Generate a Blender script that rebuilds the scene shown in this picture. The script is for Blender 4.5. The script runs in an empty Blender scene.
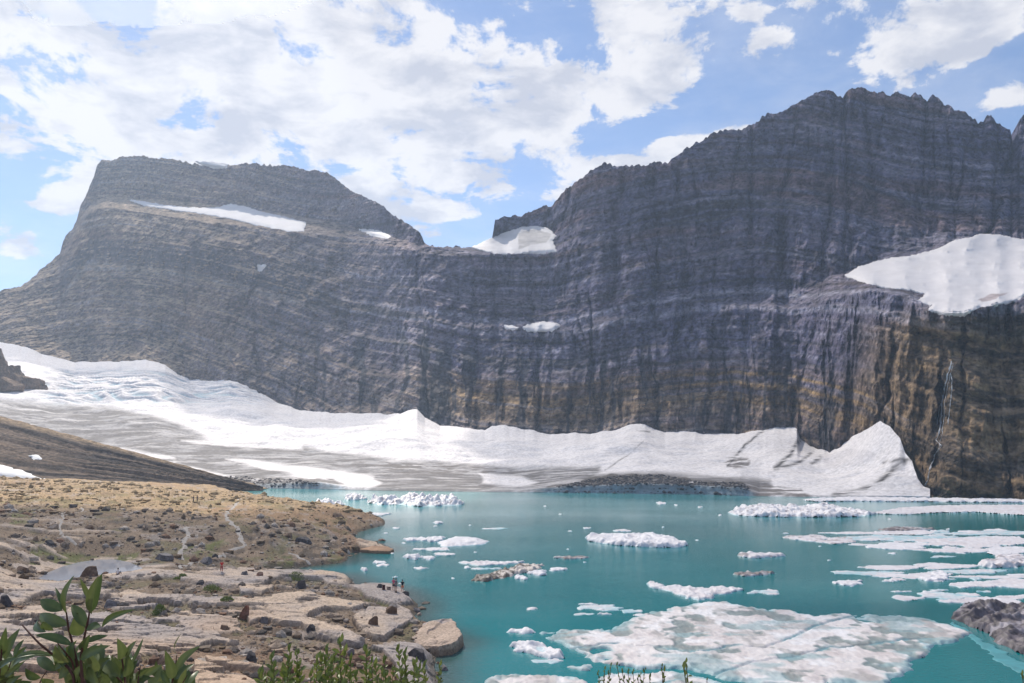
import bpy, math, random
import numpy as np
from mathutils import Vector

# ------------------------------------------------------------------ camera, world, sun
scene = bpy.context.scene
EYE = 22.0                       # eye height above the lake, metres
FPX = 800.0
PITCH = math.atan(103.5/FPX)
cam_data = bpy.data.cameras.new('camera')
cam = bpy.data.objects.new('camera', cam_data)
scene.collection.objects.link(cam)
cam.location = (0, 0, EYE)
cam.rotation_euler = (math.pi/2 + PITCH, 0, 0)
cam_data.sensor_width = 36
cam_data.lens = FPX/1024*36
cam_data.clip_start = 0.1
cam_data.clip_end = 30000
scene.camera = cam
scene.view_settings.view_transform = 'Standard'
scene.view_settings.look = 'None'
scene.view_settings.exposure = 0.85
scene.view_settings.gamma = 1.0
scene.view_settings.use_curve_mapping = False
scene.cycles.max_bounces = 6
scene.cycles.transparent_max_bounces = 12
scene.cycles.volume_bounces = 1

SUN_EL, SUN_AZ = math.radians(49), math.radians(-27)     # azimuth from +Y, positive towards +X
sun_dir = Vector((math.sin(SUN_AZ)*math.cos(SUN_EL), math.cos(SUN_AZ)*math.cos(SUN_EL), math.sin(SUN_EL)))
sl = bpy.data.lights.new('sun', 'SUN'); sl.energy = 3.8; sl.angle = math.radians(0.6); sl.color = (1.0, 0.92, 0.80)
so = bpy.data.objects.new('sun', sl); scene.collection.objects.link(so)
so.rotation_euler = sun_dir.to_track_quat('Z', 'Y').to_euler()

world = bpy.data.worlds.new('World'); scene.world = world; world.use_nodes = True
def build_world():
    nt = world.node_tree; nt.nodes.clear(); N = nt.nodes.new; L = nt.links.new
    def math_(op, a, b=None, c=None, clamp=False):
        n = N('ShaderNodeMath'); n.operation = op; n.use_clamp = clamp
        for i, v in enumerate((a, b, c)):
            if v is None: continue
            if isinstance(v, (int, float)): n.inputs[i].default_value = v
            else: L(v, n.inputs[i])
        return n.outputs[0]
    sky = N('ShaderNodeTexSky'); sky.sky_type = 'NISHITA'; sky.sun_disc = False
    sky.sun_elevation = SUN_EL; sky.sun_rotation = SUN_AZ; sky.altitude = 1900; sky.air_density = 1.0
    sky.dust_density = 0.5; sky.ozone_density = 3.5
    bg1 = N('ShaderNodeBackground'); bg1.inputs[1].default_value = 0.085
    L(sky.outputs[0], bg1.inputs[0])
    tc = N('ShaderNodeTexCoord'); sep = N('ShaderNodeSeparateXYZ'); L(tc.outputs['Generated'], sep.inputs[0])
    x, y, z = sep.outputs
    az = math_('ARCTAN2', x, y); el = math_('ARCSINE', z)
    ae = N('ShaderNodeCombineXYZ'); L(az, ae.inputs[0]); L(el, ae.inputs[1])
    # cloud-layer coordinates: nearer the horizon the clouds crowd together
    inv = math_('DIVIDE', 1.0, math_('ADD', math_('MAXIMUM', z, 0.0), 0.22))
    cc = N('ShaderNodeCombineXYZ'); L(math_('MULTIPLY', x, inv), cc.inputs[0]); L(math_('MULTIPLY', y, inv), cc.inputs[1]); L(math_('MULTIPLY', z, 2.0), cc.inputs[2])
    def noise(vec, scale, detail, rough, dist=0.0, off=None):
        n = N('ShaderNodeTexNoise'); n.inputs['Scale'].default_value = scale; n.inputs['Detail'].default_value = detail
        n.inputs['Roughness'].default_value = rough; n.inputs['Distortion'].default_value = dist
        if off:
            a = N('ShaderNodeVectorMath'); a.operation = 'ADD'; L(vec, a.inputs[0]); a.inputs[1].default_value = off; vec = a.outputs[0]
        L(vec, n.inputs['Vector']); return n.outputs['Fac']
    n1 = noise(cc.outputs[0], 4.2, 11, 0.64, 0.35, (3.1, 1.7, 0))
    n2 = noise(ae.outputs[0], 9.0, 8, 0.62, 0.2, (1.3, 4.2, 2))
    # broad banks of cloud, centre and radii in degrees of azimuth and elevation: (az, el, ra, re, weight)
    banks = [(-23, 25, 15, 8, .84), (-10, 24, 14, 8, .95), (-1.5, 24, 12, 8, .95), (-31, 17.5, 6, 4, .75), (-8, 31, 30, 9, .7),
             (6.5, 25.5, 8, 3.2, .85), (-7.5, 20.0, 8.5, 3.0, .9), (-5.0, 16.6, 3.6, 1.0, .95), (1, 28, 8, 6, .8), (4, 24.5, 6, 4.5, 1.0), (9.5, 25.5, 5, 2.6, .95), (6, 29, 7, 4, .9), (12.5, 25.3, 2.2, 1.2, .7), (-28, 22, 9, 6, .8),
             (-17.0, 18.3, 2.0, 1.0, .85), (-3.6, 13.3, 2.8, .6, .6), (7.5, 19.6, 4.6, 1.0, .85), (11.5, 20.6, 4.5, .9, .65), (16.2, 21.2, 2.2, .7, .55),
             (19.0, 26.4, 2.6, 1.4, .9), (22.0, 29.6, 5, 1.6, .5), (27.5, 25.5, 6.0, 3.6, .74), (31.5, 26.5, 5, 4, .78), (33.2, 20.8, 2.4, 1.2, .8),
             (-33.5, 12.5, 4, 1.6, .35), (0, 50, 60, 16, .7), (150, 35, 60, 20, .6), (-120, 40, 50, 20, .6)]
    acc = None
    for (a0, e0, ra, re, w) in banks:
        m = N('ShaderNodeVectorMath'); m.operation = 'SUBTRACT'; L(ae.outputs[0], m.inputs[0]); m.inputs[1].default_value = (math.radians(a0), math.radians(e0), 0)
        s = N('ShaderNodeVectorMath'); s.operation = 'MULTIPLY'; L(m.outputs[0], s.inputs[0]); s.inputs[1].default_value = (1/math.radians(ra), 1/math.radians(re), 0)
        ln = N('ShaderNodeVectorMath'); ln.operation = 'LENGTH'; L(s.outputs[0], ln.inputs[0])
        r = N('ShaderNodeMapRange'); r.interpolation_type = 'SMOOTHSTEP'; L(ln.outputs['Value'], r.inputs[0])
        r.inputs[1].default_value = 0.25; r.inputs[2].default_value = 1.55; r.inputs[3].default_value = w; r.inputs[4].default_value = 0
        acc = r.outputs[0] if acc is None else math_('MAXIMUM', acc, r.outputs[0])
    nn = math_('ADD', math_('MULTIPLY', n1, 0.55), math_('MULTIPLY', n2, 0.45))
    dens = math_('ADD', math_('MULTIPLY', acc, 0.60), math_('MULTIPLY', math_('SUBTRACT', nn, 0.5), 3.4))
    cov = N('ShaderNodeMapRange'); cov.interpolation_type = 'SMOOTHSTEP'; L(dens, cov.inputs[0])
    cov.inputs[1].default_value = 0.27; cov.inputs[2].default_value = 0.46
    veil = N('ShaderNodeMapRange'); veil.interpolation_type = 'SMOOTHSTEP'; L(n1, veil.inputs[0]); veil.inputs[1].default_value = .35; veil.inputs[2].default_value = .7; veil.inputs[3].default_value = .06; veil.inputs[4].default_value = .28
    # brightness inside the clouds: thick cores a little greyer, edges lit
    n3 = noise(cc.outputs[0], 6.5, 9, 0.6, 0.2, (8.3, 2.2, 5))
    sh = N('ShaderNodeMapRange'); L(n3, sh.inputs[0]); sh.inputs[1].default_value = 0.38; sh.inputs[2].default_value = 0.56
    cr = N('ShaderNodeMix'); cr.data_type = 'RGBA'; L(sh.outputs[0], cr.inputs[0])
    cr.inputs[6].default_value = (0.35, 0.36, 0.405, 1); cr.inputs[7].default_value = (0.535, 0.525, 0.53, 1)
    bg2 = N('ShaderNodeBackground'); L(cr.outputs[2], bg2.inputs[0]); bg2.inputs[1].default_value = 1.0
    mx = N('ShaderNodeMixShader'); L(math_('MULTIPLY', math_('MAXIMUM', cov.outputs[0], veil.outputs[0]), 0.97), mx.inputs[0]); L(bg1.outputs[0], mx.inputs[1]); L(bg2.outputs[0], mx.inputs[2])
    out = N('ShaderNodeOutputWorld'); L(mx.outputs[0], out.inputs[0])
build_world()

# ------------------------------------------------------------------ helpers
C = scene.collection
rng = np.random.RandomState(7)
random.seed(11)
cP, sP = math.cos(PITCH), math.sin(PITCH)
def ray(px, py):
    a = (np.asarray(px, float)-512)/FPX; b = (341.5-np.asarray(py, float))/FPX
    dy = cP - b*sP; dz = sP + b*cP
    return a/dy, dz/dy                     # X and Z gained per metre of Y
def at_z(px, py, z=0.0):
    rx, rz = ray(px, py); Y = (z-EYE)/rz
    return rx*Y, Y, z+0*Y
def at_Y(px, py, Y):
    rx, rz = ray(px, py); return rx*Y, Y+0*rx, EYE+rz*Y
def project(X, Y, Z):
    dz = Z-EYE
    f = Y*cP + dz*sP; u = -Y*sP + dz*cP
    f = np.maximum(f, 1e-3)
    return 512+FPX*X/f, 341.5-FPX*u/f

def _h(ix, iy, iz, seed):
    h = (ix.astype(np.int64)*374761393 + iy.astype(np.int64)*668265263 + iz.astype(np.int64)*2147483647 + seed*974711) & 0xffffffff
    h = ((h ^ (h >> 13))*1274126177) & 0xffffffff
    h = ((h ^ (h >> 16))*2246822519) & 0xffffffff
    return ((h ^ (h >> 15)) & 0xffffff)/float(0xffffff)
def vnoise(x, y, z=0.0, seed=0):
    x, y, z = np.broadcast_arrays(np.asarray(x, float), np.asarray(y, float), np.asarray(z, float))
    ix, iy, iz = np.floor(x), np.floor(y), np.floor(z)
    fx, fy, fz = x-ix, y-iy, z-iz
    fx, fy, fz = [f*f*f*(f*(f*6-15)+10) for f in (fx, fy, fz)]
    def g(a, b, c): return _h(ix+a, iy+b, iz+c, seed)
    flat = not np.any(fz)
    def layer(c):
        return (g(0,0,c)*(1-fx)+g(1,0,c)*fx)*(1-fy) + (g(0,1,c)*(1-fx)+g(1,1,c)*fx)*fy
    r = layer(0) if flat else layer(0)*(1-fz)+layer(1)*fz
    return r*2-1
def fbm(x, y, z=0.0, o=4, seed=0, lac=2.03, gain=0.5):
    r = 0; a = 1; t = 0
    for i in range(o):
        r = r + a*vnoise(np.asarray(x)*lac**i+i*17.3, np.asarray(y)*lac**i+i*9.1, np.asarray(z)*lac**i, seed+i); t += a; a *= gain
    return r/t
def ridged(x, y, z=0.0, o=4, seed=0):
    r = 0; a = 1; t = 0
    for i in range(o):
        r = r + a*(1-np.abs(vnoise(np.asarray(x)*2.1**i+i*7.7, np.asarray(y)*2.1**i+i*3.1, np.asarray(z)*2.1**i, seed+i))*2); t += a; a *= .5
    return r/t
def sstep(a, b, x):
    t = np.clip((np.asarray(x, float)-a)/(b-a), 0, 1); return t*t*(3-2*t)
def poly_sd(px, py, poly):
    """signed distance to a polygon, positive inside"""
    px = np.asarray(px, float); py = np.asarray(py, float)
    P = np.asarray(poly, float); d2 = np.full(px.shape, 1e18); ins = np.zeros(px.shape, bool)
    for i in range(len(P)):
        ax, ay = P[i-1]; bx, by = P[i]
        ex, ey = bx-ax, by-ay; l = ex*ex+ey*ey+1e-12
        t = np.clip(((px-ax)*ex+(py-ay)*ey)/l, 0, 1)
        d2 = np.minimum(d2, (px-ax-t*ex)**2+(py-ay-t*ey)**2)
        c = ((ay > py) != (by > py)); xi = ax + (py-ay)*ex/(ey if abs(ey) > 1e-12 else 1e-12)
        ins ^= c & (px < xi)
    return np.where(ins, 1, -1)*np.sqrt(d2)
def line_d(px, py, pts):
    px = np.asarray(px, float); d2 = np.full(px.shape, 1e18)
    for (ax, ay), (bx, by) in zip(pts[:-1], pts[1:]):
        ex, ey = bx-ax, by-ay; l = ex*ex+ey*ey+1e-12
        t = np.clip(((px-ax)*ex+(py-ay)*ey)/l, 0, 1)
        d2 = np.minimum(d2, (px-ax-t*ex)**2+(py-ay-t*ey)**2)
    return np.sqrt(d2)

def mesh_np(name, V, F, mat, parent=None, smooth=True, col=None, attrs=None):
    V = np.asarray(V, np.float32).reshape(-1, 3); F = np.asarray(F, np.int32)
    me = bpy.data.meshes.new(name)
    me.vertices.add(len(V)); me.vertices.foreach_set('co', V.ravel())
    k = F.shape[1]
    me.loops.add(F.size); me.loops.foreach_set('vertex_index', F.ravel())
    me.polygons.add(len(F)); me.polygons.foreach_set('loop_start', np.arange(0, F.size, k, dtype=np.int32))
    me.polygons.foreach_set('loop_total', np.full(len(F), k, np.int32))
    me.polygons.foreach_set('use_smooth', np.full(len(F), smooth))
    me.update(calc_edges=True)
    if col is not None:
        a = me.color_attributes.new('Col', 'FLOAT_COLOR', 'POINT')
        c = np.ones((len(V), 4), np.float32); c[:, :3] = np.clip(col.reshape(-1, 3), 0, 1); a.data.foreach_set('color', c.ravel())
    for kx, v in (attrs or {}).items():
        a = me.attributes.new(kx, 'FLOAT', 'POINT'); a.data.foreach_set('value', np.asarray(v, np.float32).ravel())
    me.materials.append(mat)
    o = bpy.data.objects.new(name, me); C.objects.link(o)
    if parent: o.parent = parent
    return o
def grid_faces(nr, nc, keep=None):
    i = np.arange(nr-1)[:, None]*nc + np.arange(nc-1)[None, :]
    F = np.stack([i, i+1, i+1+nc, i+nc], -1).reshape(-1, 4)
    if keep is not None: F = F[keep.reshape(-1)]
    return F
def compact(V, F, *arrs):
    used = np.unique(F); m = np.full(len(V), -1); m[used] = np.arange(len(used))
    return (V[used], m[F]) + tuple(a[used] for a in arrs)
def tag(o, label=None, cat=None, group=None, kind=None):
    if label: o['label'] = label
    if cat: o['category'] = cat
    if group: o['group'] = group
    if kind: o['kind'] = kind
    return o
def empty(name, loc, rz=0):
    o = bpy.data.objects.new(name, None); o.location = loc; o.rotation_euler = (0, 0, rz); o.empty_display_size = .3; C.objects.link(o); return o

def material(name, color=(.5, .5, .5), rough=.9, use_col=False, n_scale=1.0, n_amt=.25, n_detail=8, bump=0.0, bump_scale=3.0, bump_dist=.1,
             spec=.3, stretch=(1, 1, 1), hue=None, obj_coords=False, sss=0.0, trans=0.0):
    m = bpy.data.materials.new(name); m.use_nodes = True; nt = m.node_tree; N = nt.nodes.new; L = nt.links.new
    b = nt.nodes['Principled BSDF']; b.inputs['Roughness'].default_value = rough
    b.inputs['Specular IOR Level'].default_value = spec
    if sss:
        b.inputs['Subsurface Weight'].default_value = sss; b.inputs['Subsurface Scale'].default_value = .05
    tc = N('ShaderNodeTexCoord'); mp = N('ShaderNodeMapping'); mp.inputs['Scale'].default_value = stretch
    if obj_coords: L(tc.outputs['Object'], mp.inputs[0])
    else:
        g = N('ShaderNodeNewGeometry'); L(g.outputs['Position'], mp.inputs[0])
    nz = N('ShaderNodeTexNoise'); nz.inputs['Scale'].default_value = n_scale; nz.inputs['Detail'].default_value = n_detail; nz.inputs['Roughness'].default_value = .62
    L(mp.outputs[0], nz.inputs['Vector'])
    mr = N('ShaderNodeMapRange'); L(nz.outputs['Fac'], mr.inputs[0]); mr.inputs[1].default_value = .3; mr.inputs[2].default_value = .7
    mr.inputs[3].default_value = 1-n_amt; mr.inputs[4].default_value = 1+n_amt
    mul = N('ShaderNodeVectorMath'); mul.operation = 'SCALE'
    if use_col:
        at = N('ShaderNodeVertexColor'); at.layer_name = 'Col'; L(at.outputs[0], mul.inputs[0])
    else:
        if hue:
            mc = N('ShaderNodeMix'); mc.data_type = 'RGBA'; n2 = N('ShaderNodeTexNoise'); n2.inputs['Scale'].default_value = n_scale*.37; n2.inputs['Detail'].default_value = 4
            L(mp.outputs[0], n2.inputs['Vector']); r2 = N('ShaderNodeMapRange'); L(n2.outputs['Fac'], r2.inputs[0]); r2.inputs[1].default_value = .4; r2.inputs[2].default_value = .6
            L(r2.outputs[0], mc.inputs[0]); mc.inputs[6].default_value = (*color, 1); mc.inputs[7].default_value = (*hue, 1); L(mc.outputs[2], mul.inputs[0])
        else: mul.inputs[0].default_value = color
    L(mr.outputs[0], mul.inputs['Scale']); L(mul.outputs[0], b.inputs['Base Color'])
    if bump:
        bn = N('ShaderNodeTexNoise'); bn.inputs['Scale'].default_value = bump_scale; bn.inputs['Detail'].default_value = 8; bn.inputs['Roughness'].default_value = .65
        L(mp.outputs[0], bn.inputs['Vector'])
        bp = N('ShaderNodeBump'); bp.inputs['Strength'].default_value = bump; bp.inputs['Distance'].default_value = bump_dist
        L(bn.outputs['Fac'], bp.inputs['Height']); L(bp.outputs[0], b.inputs['Normal'])
    return m

M_cliff = material('cliff_rock', use_col=True, n_scale=.22, n_amt=.72, n_detail=11, rough=.95, spec=.12, stretch=(1, 1, 1.5), bump=1.0, bump_scale=.22, bump_dist=4.0)
M_snow = material('snow', use_col=True, n_scale=.06, n_amt=.05, rough=.75, spec=.2, bump=.35, bump_scale=.25, bump_dist=.8)
M_glacier = material('glacier_ice', use_col=True, n_scale=.55, n_amt=.26, rough=.8, spec=.25, bump=.5, bump_scale=.5, bump_dist=.9)
M_ground = material('ground_rock', use_col=True, n_scale=3.5, n_amt=.48, n_detail=11, rough=.92, spec=.2, bump=.7, bump_scale=3.5, bump_dist=.14)
M_moraine = material('moraine_gravel', use_col=True, n_scale=.6, n_amt=.5, rough=.95, spec=.1, bump=1.0, bump_scale=.8, bump_dist=.8)
M_floe = material('floe_ice', use_col=True, n_scale=.8, n_amt=.07, rough=.55, spec=.35, bump=.4, bump_scale=1.6, bump_dist=.15)

# ------------------------------------------------------------------ mountain wall
SKY = [(-260,352),(-180,338),(-90,318),(-30,300),(0,291),(20,287),(33,278),(42,268),(52,260),(60,253),(63,240),(70,232),(76,222),(81,205),(88,190),(94,176),(97,164),(103,160),(112,160),(120,157),
       (135,156),(150,157),(175,160),(205,166),(225,166),(252,163),(262,165),(290,166),(310,170),(326,172),(338,180),(350,190),(362,195),(380,204),(395,216),(410,225),(420,233),(424,242),
       (430,246),(460,247),(490,247),(493,233),(495,219),(508,216),(520,216),(524,214),(535,211),(545,206),(551,206),(556,202),(566,190),(576,183),(590,172),(604,164),(615,167),(640,166),(655,163),(668,164),(678,155),
       (690,146),(700,143),(712,134),(722,131),(740,130),(752,126),(762,117),(772,115),(785,112),(797,103),(806,99),(817,93),(827,91),(838,96),(843,98),(848,90),(858,87),(868,90),(876,95),
       (884,92),(890,97),(898,92),(904,96),(910,100),(914,93),(921,96),(927,103),(933,96),(938,98),(944,105),(955,109),(965,113),(973,120),(983,124),(987,117),(991,114),(996,121),(1003,126),(1010,132),
       (1013,144),(1017,138),(1020,122),(1026,114),(1060,100),(1120,90),(1200,95),(1330,110)]
BASE = [(-260,300),(-100,322),(0,342),(30,348),(40,353),(75,362),(110,362),(130,361),(145,359),(165,365),(175,373),(190,380),(230,381),(260,393),(275,402),(300,410),(340,413),(400,414),(408,410),(417,409),(425,418),
        (440,425),(485,430),(492,425),(500,425),(520,428),(550,434),(590,433),(620,429),(632,424),(645,424),(655,429),(665,432),(680,431),(720,434),(745,433),(765,428),(797,427),(800,438),(815,447),(830,449),
        (840,443),(860,433),(880,421),(890,427),(900,438),(905,452),(912,460),(914,468),(918,480),(924,497),(1024,498),(1330,500)]
COLS = [  # x, (y1..y4), (D0..D5)
    (-260, (356,358,360,362), (1150,1140,1130,1120,1110,1060)),
    (0,   (296,302,312,325), (1070,1060,1045,1025,990,950)),
    (60,  (262,272,285,300), (1130,1110,1080,1060,1030,925)),
    (85,  (205,212,237,258), (1215,1190,1125,1075,1062,915)),
    (100, (196,206,238,262), (1235,1205,1115,1068,1055,905)),
    (200, (203,221,247,272), (1175,1140,1030,985,970,860)),
    (300, (216,232,262,300), (1095,1060,965,928,885,770)),
    (345, (224,238,268,312), (1030,1008,950,910,860,725)),
    (380, (232,243,275,318), (940,930,900,870,815,700)),
    (430, (247,256,288,322), (840,832,815,780,750,670)),
    (480, (248,255,297,325), (850,842,790,765,725,640)),
    (520, (229,254,297,325), (900,890,780,760,710,622)),
    (553, (232,254,297,323), (840,830,770,750,705,618)),
    (575, (222,250,292,322), (780,765,745,725,695,612)),
    (650, (205,240,285,310), (745,725,705,685,665,600)),
    (720, (190,235,286,307), (740,715,692,665,640,585)),
    (800, (170,225,285,309), (735,700,670,635,605,540)),
    (835, (170,222,275,300), (732,692,660,610,540,500)),
    (870, (165,215,262,288), (728,690,655,610,475,455)),
    (912, (165,212,247,300), (724,690,650,605,425,395)),
    (930, (165,212,243,316), (720,685,645,600,405,350)),
    (960, (170,210,236,313), (710,680,640,600,395,338)),
    (1024, (170,212,238,298), (700,665,625,590,400,330)),
    (1330, (180,220,245,300), (640,610,580,550,380,300))]
skx, sky_ = np.array(SKY).T; bsx, bsy = np.array(BASE, float).T
cx_ = np.array([c[0] for c in COLS], float)
KY = np.array([c[1] for c in COLS], float); KD = np.array([c[2] for c in COLS], float)
SKERN = np.exp(-0.5*(np.arange(-12, 13)/4.5)**2); SKERN /= SKERN.sum()
XS = np.arange(-260, 1331, 2.0)
def smooth_tab(v):
    t = np.interp(XS, cx_, v); p = np.pad(t, 12, mode='edge'); return np.convolve(p, SKERN, 'valid')
TY = np.stack([smooth_tab(KY[:, k]) for k in range(4)]); TD = np.stack([smooth_tab(KD[:, k]) for k in range(6)])
OFFX = [-260,0,100,250,340,480,560,700,800,860,950,1330]; OFFZ = [240,262,293,232,180,130,126,150,142,120,90,80]
_oz = np.interp(XS, OFFX, OFFZ)
_k = np.exp(-0.5*(np.arange(-40, 41)/16)**2); _k /= _k.sum(); _oz = np.convolve(np.pad(_oz, 40, mode='edge'), _k, 'valid')
def base_depth(px): return np.interp(px, XS, TD[5])
def mount_raw(px, py):
    """distance (Y) of the unweathered wall at a bearing px and height py"""
    px, py = np.broadcast_arrays(np.asarray(px, float), np.asarray(py, float))
    y0 = np.interp(px, skx, sky_); y5 = np.interp(px, bsx, bsy)
    ys = [y0]; 
    for k in range(4): ys.append(np.maximum(np.interp(px, XS, TY[k]), ys[-1]+0.8))
    ys.append(np.maximum(y5, ys[-1]+2)); ds = [np.interp(px, XS, TD[k]) for k in range(6)]
    D = np.where(py < y0, ds[0], 0.0); D = ds[5]-(py-ys[5])*0.25
    for k in range(5):
        t = (py-ys[k])/(ys[k+1]-ys[k]); D = np.where((py >= ys[k]) & (py <= ys[k+1]), ds[k]*(1-t)+ds[k+1]*t, D)
    D = np.where(py < y0, ds[0], D)
    return D
GULLIES = [((431,300),(424,350),(428,420),5,14),((372,330),(360,380),(356,410),5,10),((445,350),(441,390),(440,425),4,8),((553,275),(540,340),(535,430),7,16),
           ((530,255),(533,330),(538,430),6,12),((590,300),(592,380),(600,430),5,12),((722,200),(716,300),(708,425),5,10),((640,200),(655,300),(655,425),5,11),
           ((942,335),(940,400),(936,495),9,26),((905,330),(890,380),(880,425),5,14),((884,100),(870,180),(850,260),7,16),((843,100),(842,180),(850,250),5,14),
           ((920,105),(930,170),(925,235),5,12),((975,120),(960,180),(955,240),6,14),((1012,145),(1003,200),(985,240),7,20),((800,105),(780,200),(782,285),6,14),
           ((690,150),(700,220),(700,290),6,12),((655,168),(660,230),(650,290),5,10),((298,240),(305,300),(296,400),5,12),((180,270),(185,320),(160,365),6,14),
           ((255,290),(252,340),(262,395),5,10),((990,330),(1000,400),(1010,495),5,10),((965,320),(962,420),(958,495),4,8),((747,360),(750,400),(748,428),4,8),
           ((820,310),(800,380),(790,425),5,10),((480,255),(476,320),(470,425),4,8),((575,320),(572,380),(575,430),3,8), ((618,330),(622,380),(618,428),4,8)]
def buttresses(px, py, Xh, Z):
    """rounded buttresses parted by sharp gullies, their edges given along the wall"""
    out = np.zeros(np.shape(px))
    wp = px + 5*fbm(Z/45, Xh/120, seed=301, o=4) + 1.5*fbm(Z/9, Xh/30, seed=302, o=3)
    for edges, fade, lean, B, A in (
        ([555,580,612,655,690,722,752,790,820,845,884,912,934,962,984,1012,1050,1100,1150,1210,1270,1340], sstep(318, 285, py)*sstep(565, 600, px), .10, 19, 3),
        ([-280,-200,-120,-60,-10,40,85,128,163,182,205,232,258,298,318,345,372,398,428,445,480,500,536,553,592,618,655,690,722,748,790,822,850,880,915], sstep(285, 325, py)*sstep(915, 880, px), .05, 7, 3)):
        e = np.array(edges, float); q = wp + lean*(300-py)*np.sin(np.interp(px, e, np.arange(len(e)))*2.1)
        i = np.clip(np.searchsorted(e, q)-1, 0, len(e)-2); lo, hi = e[i], e[i+1]; f = np.clip((q-lo)/(hi-lo), 0, 1); half = (hi-lo)/2
        d = np.minimum(f, 1-f)*2*half
        Bi = B*(.45+.55*np.abs(np.sin(i*2.7+edges[1])))*np.clip(.8+.7*vnoise(Z/60+i*3.1, i*1.7, seed=303), .2, 1.3)
        out = out + fade*(-Bi*np.minimum(1, half/18)*(4*f*(1-f))**.9 + A*np.clip(vnoise(Z/38, i*5.3, seed=304)+.1, 0, 1)*np.maximum(0, 1-d/3.0) + B*.5)
    return out
def mountain_D(px, py):
    D = mount_raw(px, py)
    X, Y, Z = at_Y(px, py, D)
    Xh = (px-512)*.8
    sS = Z - np.interp(px, XS, _oz) + 9*fbm(Xh/160, Z/200, seed=31, o=3) + 3.0*fbm(Xh/38, Z/40, seed=32, o=3)
    w = 20*fbm(Xh/60, Z/75, seed=3, o=4)
    # buttresses and ribs run up the face
    rib = ridged((Xh+w)/62, Z/260, seed=5, o=3)
    rib2 = ridged((Xh+w*.6)/21, Z/95, seed=9, o=3)
    rib3 = fbm((Xh+w*.3)/6.5, Z/26, seed=12, o=3)
    amp = np.interp(px, [-260, 60, 330, 420, 560, 1330], [.55, .6, .75, .8, 1, 1.05])
    amp = amp*(1-.6*sstep(880, 930, px)*sstep(310, 340, py))
    rib0 = ridged((Xh+2*w)/150, Z/420, seed=4, o=2)
    top = sstep(0, 30, np.asarray(py)-np.interp(px, skx, sky_))
    edge = sstep(0, 14, np.interp(px, bsx, bsy)-np.asarray(py))*.6+.4
    gl = lambda r, k: np.clip(r, 0, 1)**k
    D = D + amp*(-20*rib0*top*edge + 19*gl(rib, 3.2)*edge*(.4+.6*top) + 11*gl(rib2, 3)*(.5+.5*edge) - 14) - 4.0*rib3*amp
    D = D - 3.2*ridged((Xh+w*.4)/9.5+.5*fbm(Xh/9, Z/12, seed=15, o=2), Z/34+vnoise(Xh/20, 3.3, seed=16)*3, seed=14, o=2)*amp
    D = D + buttresses(px, py, Xh, Z)*(.55+.45*top)
    for a, b, c, wd, dp in GULLIES:
        sd_ = int(a[0])
        wp = np.asarray(px)+5.5*fbm(np.asarray(py)/22, np.asarray(px)/80, seed=sd_, o=4)
        wdv = wd*(.45+.35*vnoise(np.asarray(py)/14, np.asarray(px)*0+sd_, seed=77)); dv = np.clip(.6+.7*fbm(np.asarray(py)/26, np.asarray(px)*0+sd_, seed=78, o=2), .05, 1.2)
        fade = sstep(a[1]-6, a[1]+22, py)
        d = line_d(wp, py, [a, b, c]); D = D + dp*.72*dv*fade*np.maximum(0, 1-d/(wdv*1.5))
    # bedding: hard beds stand out as little cliffs with ledges above them
    def beds(T, seed, sharp):
        k = sS/T + .9*fbm(sS/(T*3.1), Xh/150, seed=seed, o=3)
        f = k-np.floor(k); return sstep(0, sharp, f)*1.0 - f     # treads and risers
    D = D + 6.5*beds(38, 41, .22)*(.6+.5*vnoise(Xh/60, sS/50, seed=42)) + 2.6*beds(14, 43, .3)*(1+sstep(900, 930, px)*sstep(310, 340, py)) + 1.3*beds(5.3, 47, .45)*(1+sstep(900, 930, px)*sstep(310, 340, py))
    hard = fbm(sS/3.4, Xh/300, seed=50, o=3)
    D = D - 1.5*hard
    D = D + 3.4*fbm(X/6, Z/7, Y/6, seed=60, o=4, gain=.6) + 8.5*fbm(X/24, Z/30, Y/24, seed=61, o=3) + 3.0*np.abs(fbm(X/11, Z/15, Y/11, seed=62, o=3))
    return D, sS
def mountain_point(px, py):
    D, s = mountain_D(px, py); return at_Y(px, py, D), s

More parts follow.
